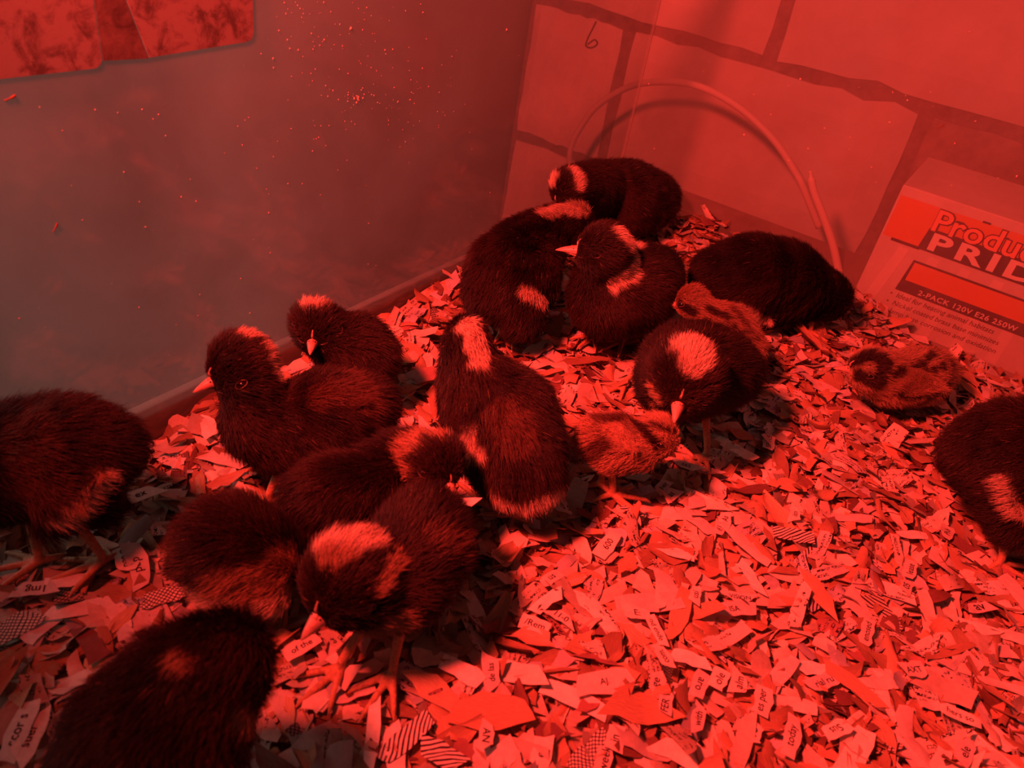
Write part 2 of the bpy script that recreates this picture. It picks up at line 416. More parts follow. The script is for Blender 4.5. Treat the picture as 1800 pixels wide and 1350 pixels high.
sheet('stuck_label', [(0.1920, 0.1992), (0.2130, 0.1982), (0.2005, 0.238), (0.1925, 0.30), (0.1920, 0.30)], TB + 0.0006, M['labeldark'], 'darker brownish label strip between the two pale labels')

# pale cord looped behind the back pane
cp = [on_n(x, y, 0.95) for x, y in ((1000, 300), (1003, 262), (1018, 228), (1050, 186), (1108, 152), (1170, 144), (1232, 153), (1300, 190), (1360, 246), (1400, 306), (1412, 330))]
c1 = tube('pale_cord', spline([cp[0] + np.array([0, 0, -.03])] + cp + [on_n(1440, 400, 0.96)]), 0.0042, M['cord'])
tag(c1, 'pale cord looped in a high arch behind the back glass', 'cord')
c2 = tube('pale_cord', spline([on_n(x, y, 0.86) for x, y in ((1424, 300), (1430, 335), (1447, 380), (1464, 430), (1474, 475), (1480, 500))]), [0.0022] * 4 + [0.0042] * 37, M['cord'])
tag(c2, 'short straight length of pale cord ending beside the bulb box', 'cord')

# ------------------------------------------------------------------ bulb box behind the glass
bx = empty('bulb_box', nbz(0.82, 0.07, -0.024)); tag(bx, 'printed cardboard heat bulb box standing behind the back glass', 'box')
BN, BX0, BX1, BZ0, BZ1 = 0.757, -0.0625, 0.205, -0.0235, 0.1080
body = box('carton', BX0, BX1, BN, BN + 0.13, BZ0, BZ1, M['card'], bx, 0.0012)
def flat(name, poly, lift, mat, label=None):
    n_ = BN - lift; vs = [nbz(n_, x, z) for x, z in poly] + [nbz(n_ + .0001, x, z) for x, z in poly]; k_ = len(poly)
    fs = [tuple(range(k_)), tuple(range(2 * k_ - 1, k_ - 1, -1))] + [(i, i + k_, (i + 1) % k_ + k_, (i + 1) % k_) for i in range(k_)]
    o = link(name, mesh(name, vs, fs), mat, bx)
    if label: o['label'] = label
    return o
rect = lambda x0, x1, z0, z1: [(x0, z0), (x1, z0), (x1, z1), (x0, z1)]
flat('orange_panel', rect(-0.0605, 0.2035, 0.0610, 0.0990), .0003, M['orange'], 'orange band across the top of the box')
for i in range(5):
    x0 = -0.056 + i * 0.030
    flat('pale_ray', [(x0, -0.016), (x0 + 0.010, -0.016), (x0 + 0.022 - i * .003, 0.056), (x0 + 0.013 - i * .003, 0.056)], .0003, M['ray'])
flat('dark_rule', rect(-0.0525, -0.0270, 0.0585, 0.0612), .0005, M['darkink'])
flat('dark_band', [(-0.0292, 0.0595), (0.1450, 0.0595), (0.1450, 0.0800), (-0.0270, 0.0800)], .0007, M['darkink'], 'dark band behind the big letters')
flat('dark_frame', [(-0.0305, 0.0170), (0.1900, 0.0170), (0.1900, 0.0485), (-0.0270, 0.0485)], .0005, M['darkink'])
flat('orange_bar', [(-0.0262, 0.0285), (0.1880, 0.0285), (0.1880, 0.0465), (-0.0252, 0.0465)], .0007, M['orange'])
def text_mesh(s, size, shear=0.0, offset=0.0, spacing=1.0, width=None):
    cu = bpy.data.curves.new('lettering', 'FONT'); cu.body = s; cu.size = size; cu.shear = shear; cu.offset = offset
    cu.space_character = spacing; cu.resolution_u = 3
    o = bpy.data.objects.new('lettering', cu); COL.objects.link(o)
    bpy.context.view_layer.update()
    me = bpy.data.meshes.new_from_object(o.evaluated_get(bpy.context.evaluated_depsgraph_get()))
    bpy.data.objects.remove(o); bpy.data.curves.remove(cu)
    n_ = len(me.vertices); co = np.empty(n_ * 3); me.vertices.foreach_get('co', co); co = co.reshape(-1, 3)
    if n_ and width:
        co[:, 0] = (co[:, 0] - co[:, 0].min()) * (width / max(1e-9, (co[:, 0].max() - co[:, 0].min())))
    return me, co
def box_text(name, s, x, z, size, lift, mat, **kw):
    me, co = text_mesh(s, size, **kw)
    out = np.array([nbz(BN - lift, x + c[0], z + c[1]) for c in co])
    me.vertices.foreach_set('co', out.ravel()); me.update(); me.materials.clear()
    return link(name, me, mat, bx)
box_text('lettering', 'PRIDE', -0.0215, 0.0622, 0.0215, .0009, M['lettering'], offset=.0007, spacing=1.25, width=0.112)
box_text('lettering_outline', 'Producer\'s', -0.0262, 0.0790, 0.0270, .0009, M['darkink'], offset=.0013, width=0.1262)
box_text('lettering', 'Producer\'s', -0.0258, 0.0790, 0.0270, .0011, M['fill'], offset=.0004, width=0.1254)
# slab serifs on the upright strokes
for x0, z0 in ((-0.0262, 0.0790), (-0.0262, 0.0968), (-0.0090, 0.0790), (-0.0100, 0.0922), (0.0085, 0.0990), (0.0265, 0.0920), (0.0352, 0.0790)):
    flat('lettering_serif', rect(x0, x0 + .0065, z0 - .0004, z0 + .0012), .0008, M['darkink'])
box_text('lettering', '2-PACK 120V E26 250W', -0.0110, 0.0195, 0.0068, .0009, M['lettering'], offset=.00012, spacing=1.1, width=0.0850)
for i, s in enumerate(('\u2022  Ideal for heating animal habitats', '\u2022  Nickel coated brass base minimizes', '   lamp base corrosion and oxidation')):
    box_text('lettering', s, -0.0325, 0.0100 - i * 0.0082, 0.0068, .0005, M['darkink'], shear=0.2, width=(0.092, 0.100, 0.095)[i] if i < 2 else None)
for o in bx.children: o.matrix_parent_inverse = Matrix.Translation(-bx.location)

# ------------------------------------------------------------------ chicks
BLACK = np.array([0.0135, 0.008, 0.0075]); BROWN = np.array([0.080, 0.040, 0.028]); PALE = np.array([0.52, 0.38, 0.28])
BUFF = np.array([0.30, 0.17, 0.10]); TAN = np.array([0.36, 0.21, 0.13]); WILD = np.array([0.29, 0.165, 0.10]); STRIPE = np.array([0.030, 0.015, 0.012])
COLS = dict(black=BLACK, brown=BROWN, pale=PALE, buff=BUFF, tan=TAN, wild=WILD, stripe=STRIPE)

def remeshed(name, prims, voxel, smooth, fac=0.5):
    """prims: list of (centre, radius); one continuous smoothed surface"""
    bm = bmesh.new()
    for c, r in prims:
        bmesh.ops.create_icosphere(bm, subdivisions=2, radius=r, matrix=Matrix.Translation([float(v) for v in c]))
    me = bpy.data.meshes.new(name); bm.to_mesh(me); bm.free()
    o = bpy.data.objects.new(name, me); COL.objects.link(o)
    m1 = o.modifiers.new('r', 'REMESH'); m1.mode = 'VOXEL'; m1.voxel_size = voxel
    m2 = o.modifiers.new('s', 'SMOOTH'); m2.factor = fac; m2.iterations = smooth
    bpy.context.view_layer.update()
    out = bpy.data.meshes.new_from_object(o.evaluated_get(bpy.context.evaluated_depsgraph_get()))
    bpy.data.objects.remove(o); bpy.data.meshes.remove(me); out.name = name
    return out
def chain(pr, step=0.35):
    out = []
    for (c0, r0), (c1, r1) in zip(pr[:-1], pr[1:]):
        d = np.linalg.norm(c1 - c0); n_ = max(2, int(d / (step * min(r0, r1))) + 1)
        for k_ in range(n_): t_ = k_ / n_; out.append((c0 * (1 - t_) + c1 * t_, r0 * (1 - t_) + r1 * t_))
    out.append(pr[-1]); return out

def arrays(me):
    nv = len(me.vertices); co = np.empty(nv * 3, np.float32); me.vertices.foreach_get('co', co)
    no = np.empty(nv * 3, np.float32); me.vertices.foreach_get('normal', no)
    me.calc_loop_triangles(); nt_ = len(me.loop_triangles); tr = np.empty(nt_ * 3, np.int32); me.loop_triangles.foreach_get('vertices', tr)
    return co.reshape(-1, 3).astype(float), no.reshape(-1, 3).astype(float), tr.reshape(-1, 3)
def hashnoise(p, s, seed):
    """smooth-ish 3-vector noise from sines"""
    q = p * s; o = np.zeros_like(p); g = np.random.default_rng(seed)
    for k_ in range(5):
        A = g.normal(0, 1, (3, 3)); ph = g.uniform(0, 6.28, 3); o += np.sin(q @ A.T + ph) / 2.2
    return o
def fluff(name, me, density, colf, flowf, lenf, parent, seed, rootr=0.000105, keep=None):
    co, no, tr = arrays(me); g = np.random.default_rng(seed)
    a, b, c = co[tr[:, 0]], co[tr[:, 1]], co[tr[:, 2]]
    ar = 0.5 * np.linalg.norm(np.cross(b - a, c - a), axis=1); n_ = int(ar.sum() * density)
    ti = g.choice(len(tr), n_, p=ar / ar.sum()); u_, v_ = g.random(n_), g.random(n_); fl = u_ + v_ > 1
    u_[fl], v_[fl] = 1 - u_[fl], 1 - v_[fl]; w_ = 1 - u_ - v_
    p = a[ti] * w_[:, None] + b[ti] * u_[:, None] + c[ti] * v_[:, None]
    nn = no[tr[ti, 0]] * w_[:, None] + no[tr[ti, 1]] * u_[:, None] + no[tr[ti, 2]] * v_[:, None]
    nn /= np.linalg.norm(nn, axis=1)[:, None] + 1e-9
    ok = p[:, 2] > 0.001
    if keep is not None: ok &= keep(p)
    p, nn = p[ok], nn[ok]; n_ = len(p)
    fl = flowf(p); fl = fl - nn * (fl * nn).sum(1)[:, None]; fl /= np.linalg.norm(fl, axis=1)[:, None] + 1e-9
    L = lenf(p) * g.uniform(.6, 1.25, n_)
    cl = hashnoise(p, 330.0, seed + 3) * 0.16 + hashnoise(p, 900.0, seed + 4) * 0.10 + g.normal(0, .16, (n_, 3))
    d0 = nn * .75 + fl * .55 + cl * .5; d0 /= np.linalg.norm(d0, axis=1)[:, None]
    d1 = nn * .38 + fl * .95 + cl; d1 /= np.linalg.norm(d1, axis=1)[:, None]
    pts = np.empty((n_, 4, 3)); pts[:, 0] = p - nn * .0006
    pts[:, 1] = p + d0 * (L * .34)[:, None]
    pts[:, 2] = pts[:, 1] + (d0 * .4 + d1 * .6) * (L * .33)[:, None]; pts[:, 3] = pts[:, 2] + d1 * (L * .36)[:, None]
    pts[:, 1:, 2] = np.maximum(pts[:, 1:, 2], 0.0015)
    rad = np.tile(np.array([rootr, rootr * .95, rootr * .7, rootr * .18]), (n_, 1)) * g.uniform(.75, 1.2, n_)[:, None]
    hc = bpy.data.hair_curves.new(name); hc.add_curves([4] * n_)
    hc.attributes['position'].data.foreach_set('vector', pts.astype(np.float32).ravel())
    ra = hc.attributes.get('radius') or hc.attributes.new('radius', 'FLOAT', 'POINT')
    ra.data.foreach_set('value', rad.astype(np.float32).ravel())
    cc = np.ones((n_, 4), np.float32); cc[:, :3] = colf(p, g)
    ca = hc.attributes.new('tint', 'FLOAT_COLOR', 'CURVE'); ca.data.foreach_set('color', cc.ravel())
    hc.materials.append(M['down'])
    o = bpy.data.objects.new(name, hc); COL.objects.link(o); o['kind'] = 'stuff'
    if parent is not None: o.parent = parent
    return o

def fit(o, root):
    o.matrix_parent_inverse = root.matrix_world.inverted() if root.type != 'EMPTY' else Matrix.Translation(-root.location)

BODIES = []
FOOT = []
def chick(label, base, blobs, head, tip, patches=(), wings=(), feet=None, side=(), fl=0.0052, seed=1, eyes=(1, -1), leglen=True, pale_belly=True, dark=False, length=1.0, extra=()):
    pr = []
    for x, y, z, r in blobs:
        c = P(x, y, z); pr.append((c, max(r / ppm(c) - fl, .006)))
    hc_ = P(*head[:3]); hr = head[3] / ppm(hc_) - fl * .72
    bt = P(*tip)
    prims = chain(pr + [(hc_, hr)])
    for grp in extra:                                       # further lumps of the same body: thighs, breast
        g_ = [(P(x, y, z), max(r / ppm(P(x, y, z)) - fl, .005)) for x, y, z, r in grp]; prims += chain(g_) if len(g_) > 1 else g_
    f_ = unit(bt - hc_)
    # a chick's skull: a rounder back, cheeks and a forehead that runs down to the beak
    up = unit(ZV - f_ * (f_ @ ZV)); sd = np.cross(f_, up)
    prims += [(hc_ + f_ * hr * .35 - up * hr * .12, hr * .80), (hc_ + f_ * hr * .62 - up * hr * .2, hr * .56)]
    low = min(c[2] - r for c, r in prims)
    me = remeshed('body', prims, .0023, 6)
    co, no, tr = arrays(me)
    if len(co) and co[:, 2].min() < .003: pass
    bvh = BVHTree.FromPolygons([tuple(v) for v in co], [tuple(map(int, t_)) for t_ in tr])
    bodyc = np.mean([c for c, r in pr], axis=0)
    root = empty('chick', (bodyc[0], bodyc[1], 0)); tag(root, label, 'chick', 'chicks on the paper bedding')
    BODIES.append((bodyc, [(c, r + fl) for c, r in prims])); 
    def cast(x, y):
        d = unit(P(x, y, 0) - CAM); h_ = bvh.ray_cast(Vector(CAM), Vector(d))
        return (None, None) if h_[0] is None else (np.array(h_[0]), np.array(h_[1]))
    pl = []
    for spec in patches:
        pts_, r_, cname = spec[0], spec[1], spec[2]; sm_ = []
        if len(pts_) == 1: pts_ = [pts_[0], pts_[0]]
        for q0, q1 in zip(pts_[:-1], pts_[1:]):
            for k_ in range(5):
                t_ = k_ / 4; h_, _ = cast(q0[0] * (1 - t_) + q1[0] * t_, q0[1] * (1 - t_) + q1[1] * t_)
                if h_ is not None: sm_.append(h_)
        if sm_:
            sm_ = np.array(sm_); pl.append((sm_, r_ / ppm(sm_[0]), COLS[cname]))
    bc = COLS[base]
    tail = unit(pr[0][0] - pr[-1][0]) if len(pr) > 1 else -f_
    def colf(p, g, hairs=True):
        n_ = len(p); wv = np.clip(.5 + .5 * hashnoise(p, 140.0, seed)[:, :1], 0, 1)
        if base == 'black': c = bc * (1 - wv * .28) + BROWN * wv * .28
        else: c = bc * (1 - wv * .3) + BROWN * wv * .3
        for sm_, r_, pc in pl:
            d = np.min(np.linalg.norm(p[:, None, :] - sm_[None], axis=2), axis=1) + hashnoise(p, 500.0, seed + 9)[:, 0] * r_ * .16
            w = np.clip((r_ * 1.12 - d) / (r_ * .40), 0, 1)[:, None]; c = c * (1 - w) + pc * w
        c = c * g.uniform(.75, 1.25, n_)[:, None]
        if hairs and base == 'black':
            glint = g.random(n_) < .006; c[glint] = BUFF * .6  # a few pale hairs, tinted buff as painted glints in the down
        return np.clip(c, 0, 1)
    hlen = np.linalg.norm
    def flowf(p):
        w = np.exp(-(np.linalg.norm(p - hc_, axis=1) / (2.1 * hr)) ** 2)[:, None]
        a_ = p - bt; a_ /= np.linalg.norm(a_, axis=1)[:, None] + 1e-9
        return w * a_ + (1 - w) * (tail * .75 - ZV * .45)
    def lenf(p):
        w = np.exp(-(np.linalg.norm(p - hc_, axis=1) / (1.9 * hr)) ** 2)
        return length * (w * .0052 + (1 - w) * .0084) * np.clip(np.linalg.norm(p - bb, axis=1) / .015, .35, 1)
    eyep = []
    for s in eyes:
        dr = unit(f_ * .40 + sd * s * .86 + up * .16)
        h_ = bvh.ray_cast(Vector(hc_ + dr * .06), Vector(-dr), .06)
        if h_[0] is not None: eyep.append((np.array(h_[0]), np.array(h_[1])))
    bb = hc_ + f_ * (hr * .95) - up * hr * .16
    if np.linalg.norm(bt - bb) > .0165: bt_ = bb + unit(bt - bb) * .0165
    else: bt_ = bb + unit(bt - bb) * max(.0115, np.linalg.norm(bt - bb))
    def keep(p):
        k_ = np.linalg.norm(p - (bb + (bt_ - bb) * .1), axis=1) > min(hr * .36, .0052)
        for e, _ in eyep: k_ &= np.linalg.norm(p - e, axis=1) > .0022
        return k_
    # skin tint
    ob = link('body', me, M['skin'], root, True); fit(ob, root)
    cc = np.ones((len(co), 4), np.float32); cc[:, :3] = colf(co, np.random.default_rng(1), False) * .75
    at = me.color_attributes.new('tint', 'FLOAT_COLOR', 'POINT'); at.data.foreach_set('color', cc.ravel())
    fo = fluff('down', me, 2.9e6, colf, flowf, lenf, root, seed, keep=keep); fit(fo, root)
    # beak: two mandibles
    bsc = float(np.clip(hr / .0165, .72, 1.05))
    bm = bmesh.new(); bf = unit(bt_ - bb); bu = unit(up - bf * (up @ bf)); bs = np.cross(bf, bu); BL = np.linalg.norm(bt_ - bb)
    for up_, ln, hh, ww, drop, off in ((1, 1.0, .0054, .0044, .0024, .0002), (0, .84, .0026, .0038, .0002, -.0011)):
        rings = []; nr, ns = 8, 12; hh *= bsc; ww *= bsc
        for i in range(nr):
            t_ = i / (nr - 1); k_ = (1 - t_) ** .75; c = bb + bf * (BL * ln * t_ - .003 * (1 - t_)) + bu * (off - drop * t_ * t_)
            ring = []
            for q in range(ns):
                an = 6.28318 * q / ns; cu, sv = math.cos(an), math.sin(an)
                h_ = (hh if (sv > 0) == bool(up_) else hh * .22) * k_ + .00025
                ring.append(bm.verts.new(Vector(c + bs * cu * (ww * k_ + .00035) + bu * sv * h_)))
            rings.append(ring)
        for r0, r1 in zip(rings[:-1], rings[1:]):
            for q in range(ns): bm.faces.new((r0[q], r0[(q + 1) % ns], r1[(q + 1) % ns], r1[q]))
        bm.faces.new(rings[-1]); bm.faces.new(list(reversed(rings[0])))
    bmesh.ops.recalc_face_normals(bm, faces=bm.faces)
    bme = bpy.data.meshes.new('beak'); bm.to_mesh(bme); bm.free()
    o = link('beak', bme, M['darkbeak' if dark else 'beak'], root, True); fit(o, root)
    def skin(d, lift=.0007):                                  # a point on the face, seen from the skull's centre
        d = unit(d); h_ = bvh.ray_cast(Vector(hc_ + d * .06), Vector(-d), .06)
        return hc_ + d * hr if h_[0] is None else np.array(h_[0]) + np.array(h_[1]) * lift
    bmat = M['darkbeak' if dark else 'beak']
    rp = spline([bb + bf * BL * .38 + bu * .0022 * bsc, bb + bf * BL * .10 + bu * .0036 * bsc, skin(f_ * .95 + up * .22), skin(f_ * .88 + up * .42)], 5)
    tube('beak_ridge', rp, list(np.linspace(.0014, .0004, len(rp)) * bsc), bmat, o, 8)
    for s_ in (1, -1):
        gp = spline([bb + bf * BL * .35 + bs * s_ * .0024 * bsc - bu * .0004, bb + bf * BL * .05 + bs * s_ * .0036 * bsc - bu * .0008, skin(f_ * .90 + sd * s_ * .38 - up * .14), skin(f_ * .78 + sd * s_ * .56 - up * .08)], 5)
        tube('gape', gp, list(np.linspace(.0005, .0002, len(gp))), M['lid'], o, 6)
    for s_ in (1, -1):
        bm = bmesh.new(); bmesh.ops.create_uvsphere(bm, u_segments=8, v_segments=6, radius=.0005)
        bm.transform(Matrix.Translation(Vector(bb + bf * BL * .30 + bu * .0025 * bsc + bs * s_ * .0019 * bsc)))
        m2 = bpy.data.meshes.new('nostril'); bm.to_mesh(m2); bm.free(); link('nostril', m2, M['eye'], o, True)
    for e, en in eyep:
        bm = bmesh.new(); bmesh.ops.create_uvsphere(bm, u_segments=14, v_segments=10, radius=.0022)
        bm.transform(Matrix.Translation(Vector(e - en * .0009)))
        m2 = bpy.data.meshes.new('eye'); bm.to_mesh(m2); bm.free(); eo = link('eye', m2, M['eye'], root, True); fit(eo, root)
        # pale almond-shaped lid round the eye
        ax = unit(f_ - en * (f_ @ en)); ay = np.cross(en, ax)
        ringp = [e + en * (.0007 - .0007 * abs(math.cos(a_))) + ax * .0031 * math.cos(a_) + ay * .0017 * math.sin(a_) for a_ in np.linspace(0, 6.28318, 25)]
        lo = tube('eyelid', ringp, .00032, M['lid'], None, 6, False); lo.parent = eo; lo.matrix_parent_inverse = eo.matrix_basis.inverted() @ Matrix.Translation(-root.location) if False else Matrix.Identity(4)
        lo.matrix_parent_inverse = Matrix.Identity(4)
    # wings
    for (ax_, ay_), (tx_, ty_), wpx, cname in wings:
        a_, na = cast(ax_, ay_); b_, nb_ = cast(tx_, ty_)
        if a_ is None or b_ is None: continue
        nn = unit(na + nb_); t_ = unit(b_ - a_); nn = unit(nn - t_ * (nn @ t_)); s_ = np.cross(t_, nn); Lw = np.linalg.norm(b_ - a_); wr = wpx / ppm(a_)
        vs, fs, nr, ns = [], [], 12, 14
        for i in range(nr):
            q = i / (nr - 1); pf = math.sin(math.pi * min(1, .04 + q * .95) ** .75) ** .8
            c = a_ - t_ * Lw * .12 + t_ * Lw * 1.14 * q + nn * (-.0020 + .0065 * q ** .7)
            for j in range(ns):
                an = 6.28318 * j / ns; vs.append(c + s_ * wr * pf * math.cos(an) + nn * .0034 * (pf * .8 + .2) * math.sin(an))
        for i in range(nr - 1):
            for j in range(ns): fs.append((i * ns + j, i * ns + (j + 1) % ns, (i + 1) * ns + (j + 1) % ns, (i + 1) * ns + j))
        fs += [tuple(range(ns - 1, -1, -1)), tuple((nr - 1) * ns + j for j in range(ns))]
        wm = mesh('wing', vs, fs)
        wo = link('wing', wm, M['skin'], root, True); fit(wo, root)
        tc_ = COLS[cname]
        def wcol(p, g, hairs=True):
            q = ((p - a_) @ t_) / Lw; w = np.clip((q - .58) / .22 + hashnoise(p, 400., seed)[:, 0] * .25, 0, 1)[:, None]
            c = colf(p, g, hairs); return np.clip(c * (1 - w) + tc_ * w * g.uniform(.75, 1.2, len(p))[:, None], 0, 1)
        cw = np.ones((len(vs), 4), np.float32); cw[:, :3] = wcol(np.array(vs), np.random.default_rng(2), False) * .7
        wm.color_attributes.new('tint', 'FLOAT_COLOR', 'POINT').data.foreach_set('color', cw.ravel())
        fw_ = fluff('down', wm, 2.9e6, wcol, lambda p: np.tile(t_ - ZV * .1, (len(p), 1)), lambda p: np.full(len(p), .0075), None, seed + 77)
        fw_.parent = wo; fw_.matrix_parent_inverse = Matrix.Identity(4)
    # legs: shank, three front toes and a hind toe with claws, one mesh each
    hd = hc_ - pr[0][0]; hd[2] = 0; hd = unit(hd); ls = np.array([-hd[1], hd[0], 0])
    if leglen:
        bcen = min(pr, key=lambda t_: t_[0][2] - t_[1])[0]
        fts = [P(x, y, .006) for x, y in feet] if feet else [np.array([bcen[0], bcen[1], .006]) + hd * .006 + ls * .016 * s for s in (1, -1)]
        for i, ft in enumerate(fts):
            ft = np.array(ft); FOOT.append(ft)
            hipz = max(.022, bcen[2] * .62); hip = np.array([ft[0] * .55 + bcen[0] * .45, ft[1] * .55 + bcen[1] * .45, hipz]) - hd * .004
            # stop inside the body only by a little
            hh_ = bvh.ray_cast(Vector(ft + (0, 0, .003)), Vector(unit(hip - ft)), .08)
            if hh_[0] is not None: hip = np.array(hh_[0]) + unit(hip - ft) * .004
            prs = chain([(hip, .0030), (ft + ZV * .004, .0021), (ft, .0023)], .8)
            for an, ln in ((-.62, .017), (0, .021), (.62, .017), (math.pi + .35, .009)):
                an += (.12 if i == 0 else -.12); dr = hd * math.cos(an) + ls * math.sin(an)
                prs += chain([(ft, .0020), (ft + dr * ln * .55 - ZV * .0012, .0017), (ft + dr * ln - ZV * .0022, .0013), (ft + dr * (ln + .0035) - ZV * .004, .0005)], .8)
            lm = remeshed('leg', [(c, r) for c, r in prs], .0008, 2); lo = link('leg', lm, M['leg'], root, True); fit(lo, root)
    return root

chick('large black chick cropped by the left edge, pale streak on its wing', 'black',
      [(178, 790, .058, 82), (110, 800, .055, 118), (-10, 815, .052, 112), (-85, 850, .052, 70)], (-140, 890, .045, 58), (-190, 940, .02),
      [(((120, 700), (180, 720)), 40, 'brown'), (((40, 770), (60, 850)), 50, 'brown'), (((168, 832), (142, 876), (100, 905)), 20, 'pale')], [((70, 800), (142, 888), 62, 'buff'), ((130, 780), (172, 838), 30, 'buff')],
      feet=[(180, 985), (70, 985)], seed=21, extra=[[(110, 840, .05, 90), (180, 890, .032, 45)], [(110, 850, .05, 80), (90, 920, .032, 40)]])
chick('dark chick facing the side pane, orange-tinged crown and pale beak', 'black',
      [(645, 715, .05, 64), (575, 735, .045, 98), (500, 755, .040, 88), (455, 745, .046, 75), (440, 695, .062, 66)], (425, 640, .072, 68), (344, 682, .066),
      [(((425, 590), (455, 590)), 19, 'pale'), (((468, 612), (478, 650)), 20, 'pale'), (((630, 700), (610, 670)), 26, 'brown'), (((560, 700), (600, 690)), 26, 'brown'), (((380, 720), (375, 700)), 18, 'brown')],
      [((545, 720), (640, 712), 36, 'brown')], seed=22)
chick('dark chick looking straight out from behind the orange-crowned one', 'black',
      [(655, 625, .042, 55), (625, 610, .042, 70), (590, 600, .046, 62)], (555, 572, .058, 54), (546, 614, .056),
      [(((540, 536), (556, 536)), 17, 'pale'), (((512, 585), (518, 600)), 12, 'brown')], [], seed=23)
chick('upright black chick seen from behind in mid flock, pale nape and rump fringe', 'black',
      [(930, 835, .040, 72), (905, 795, .046, 100), (880, 740, .054, 112), (845, 690, .066, 84), (822, 635, .082, 60)], (818, 592, .094, 50), (790, 548, .092),
      [(((822, 572), (836, 600), (838, 625)), 19, 'pale'), (((872, 860), (905, 876), (942, 876), (975, 858), (990, 838)), 17, 'pale'), (((880, 720), (900, 760)), 35, 'brown'), (((800, 778), (825, 786), (848, 784)), 13, 'pale')],
      [((800, 690), (842, 798), 36, 'pale')], feet=[(905, 905), (850, 885)], seed=24)
chick('ruffle-headed dark chick holding a paper scrap in its beak', 'black',
      [(545, 875, .040, 62), (590, 868, .046, 80), (650, 850, .050, 72), (705, 795, .058, 52)], (768, 812, .062, 60), (808, 880, .056),
      [(((715, 800), (735, 775), (760, 765)), 18, 'buff'), (((770, 772), (800, 775)), 12, 'buff'), (((725, 825), (720, 845)), 10, 'buff')], [], seed=25, dark=True, length=1.08)
chick('black chick with a bright fluffy patch on its bowed head, near the front', 'black',
      [(748, 925, .050, 84), (735, 965, .050, 106), (705, 1010, .048, 108), (670, 1050, .046, 80)], (618, 1012, .060, 98), (528, 1120, .050),
      [(((575, 965), (610, 955), (650, 950)), 30, 'pale'), (((600, 985), (570, 990)), 20, 'buff'), (((690, 985), (660, 1040)), 16, 'buff'), (((760, 950), (800, 960)), 24, 'brown'), (((620, 1105), (700, 1090)), 26, 'buff')],
      [((760, 960), (785, 1040), 45, 'brown')], feet=[(690, 1182), (600, 1172)], seed=26)
chick('dark chick seen from the rump with buff flank, head hidden beside the bowed chick', 'black',
      [(370, 965, .038, 82), (405, 960, .040, 104), (460, 975, .038, 86)], (512, 985, .036, 52), (550, 1030, .018),
      [(((340, 1050), (400, 1060), (470, 1050), (490, 1080)), 48, 'pale'), (((310, 930), (310, 1000)), 22, 'buff'), (((410, 1015), (470, 1020), (495, 995)), 34, 'buff'), (((320, 950), (330, 1000)), 24, 'brown')], [], seed=27, extra=[[(420, 1010, .03, 85), (470, 1030, .028, 62)]])
chick('very dark out-of-focus chick closest to the camera in the near corner', 'black',
      [(225, 1420, .055, 165), (275, 1310, .060, 172), (325, 1225, .068, 145)], (392, 1165, .078, 102), (455, 1110, .060),
      [(((320, 1150), (335, 1165)), 14, 'buff'), (((425, 1245), (435, 1255)), 20, 'buff')], [], seed=28, length=1.1)
chick('black chick with white head spots, farthest back by the tank corner', 'black',
      [(1145, 352, .042, 54), (1100, 350, .046, 72), (1060, 335, .052, 55)], (1000, 330, .080, 40), (968, 368, .064),
      [(((972, 318), (974, 320)), 14, 'pale'), (((1003, 300), (1012, 310), (1014, 330)), 10, 'pale'), (((1000, 290), (1012, 292)), 8, 'pale')], [], seed=29)
chick('black chick turned away with a broad pale nape, wing tip showing a white patch', 'black',
      [(872, 510, .044, 66), (900, 485, .050, 90), (930, 440, .056, 70), (965, 410, .064, 54)], (1002, 394, .070, 48), (1048, 402, .064),
      [(((962, 378), (990, 366), (1025, 368)), 17, 'pale'), (((925, 505), (945, 518), (965, 532)), 12, 'pale')], [((890, 470), (962, 530), 44, 'pale')], feet=[(905, 592), (880, 585)], seed=30,
      extra=[[(900, 500, .05, 70), (915, 560, .03, 45)]])
chick('black chick with pale band behind its head, beak pointing at the side pane', 'black',
      [(1150, 485, .048, 58), (1110, 510, .050, 88), (1070, 520, .050, 80), (1068, 472, .070, 62)], (1062, 440, .088, 55), (978, 434, .085),
      [(((1090, 412), (1112, 440), (1105, 475), (1078, 492)), 19, 'pale')], [((1130, 470), (1165, 560), 36, 'brown')], feet=[(1045, 588), (1095, 598)], seed=31)
chick('black chick pecking low in front of the bulb box, small pale wing patch', 'black',
      [(1262, 482, .045, 54), (1320, 485, .048, 80), (1375, 492, .045, 76), (1420, 510, .036, 60)], (1455, 522, .032, 46), (1490, 568, .006),
      [(((1308, 542), (1345, 556)), 15, 'pale')], [((1280, 500), (1352, 558), 34, 'pale')], seed=32, eyes=(1,), extra=[[(1310, 515, .036, 62), (1345, 530, .028, 48), (1400, 535, .024, 44)]])
chick('small brown striped chick peeping out behind the white-crowned chick', 'wild',
      [(1312, 612, .034, 40), (1280, 580, .040, 52), (1240, 555, .052, 38)], (1215, 530, .060, 36), (1178, 535, .052),
      [(((1190, 512), (1215, 500), (1245, 512)), 10, 'brown'), (((1195, 535), (1215, 545)), 8, 'stripe'), (((1240, 540), (1270, 555), (1320, 610)), 8, 'stripe'), (((1280, 545), (1320, 590)), 8, 'brown')], [], seed=33, length=.85)
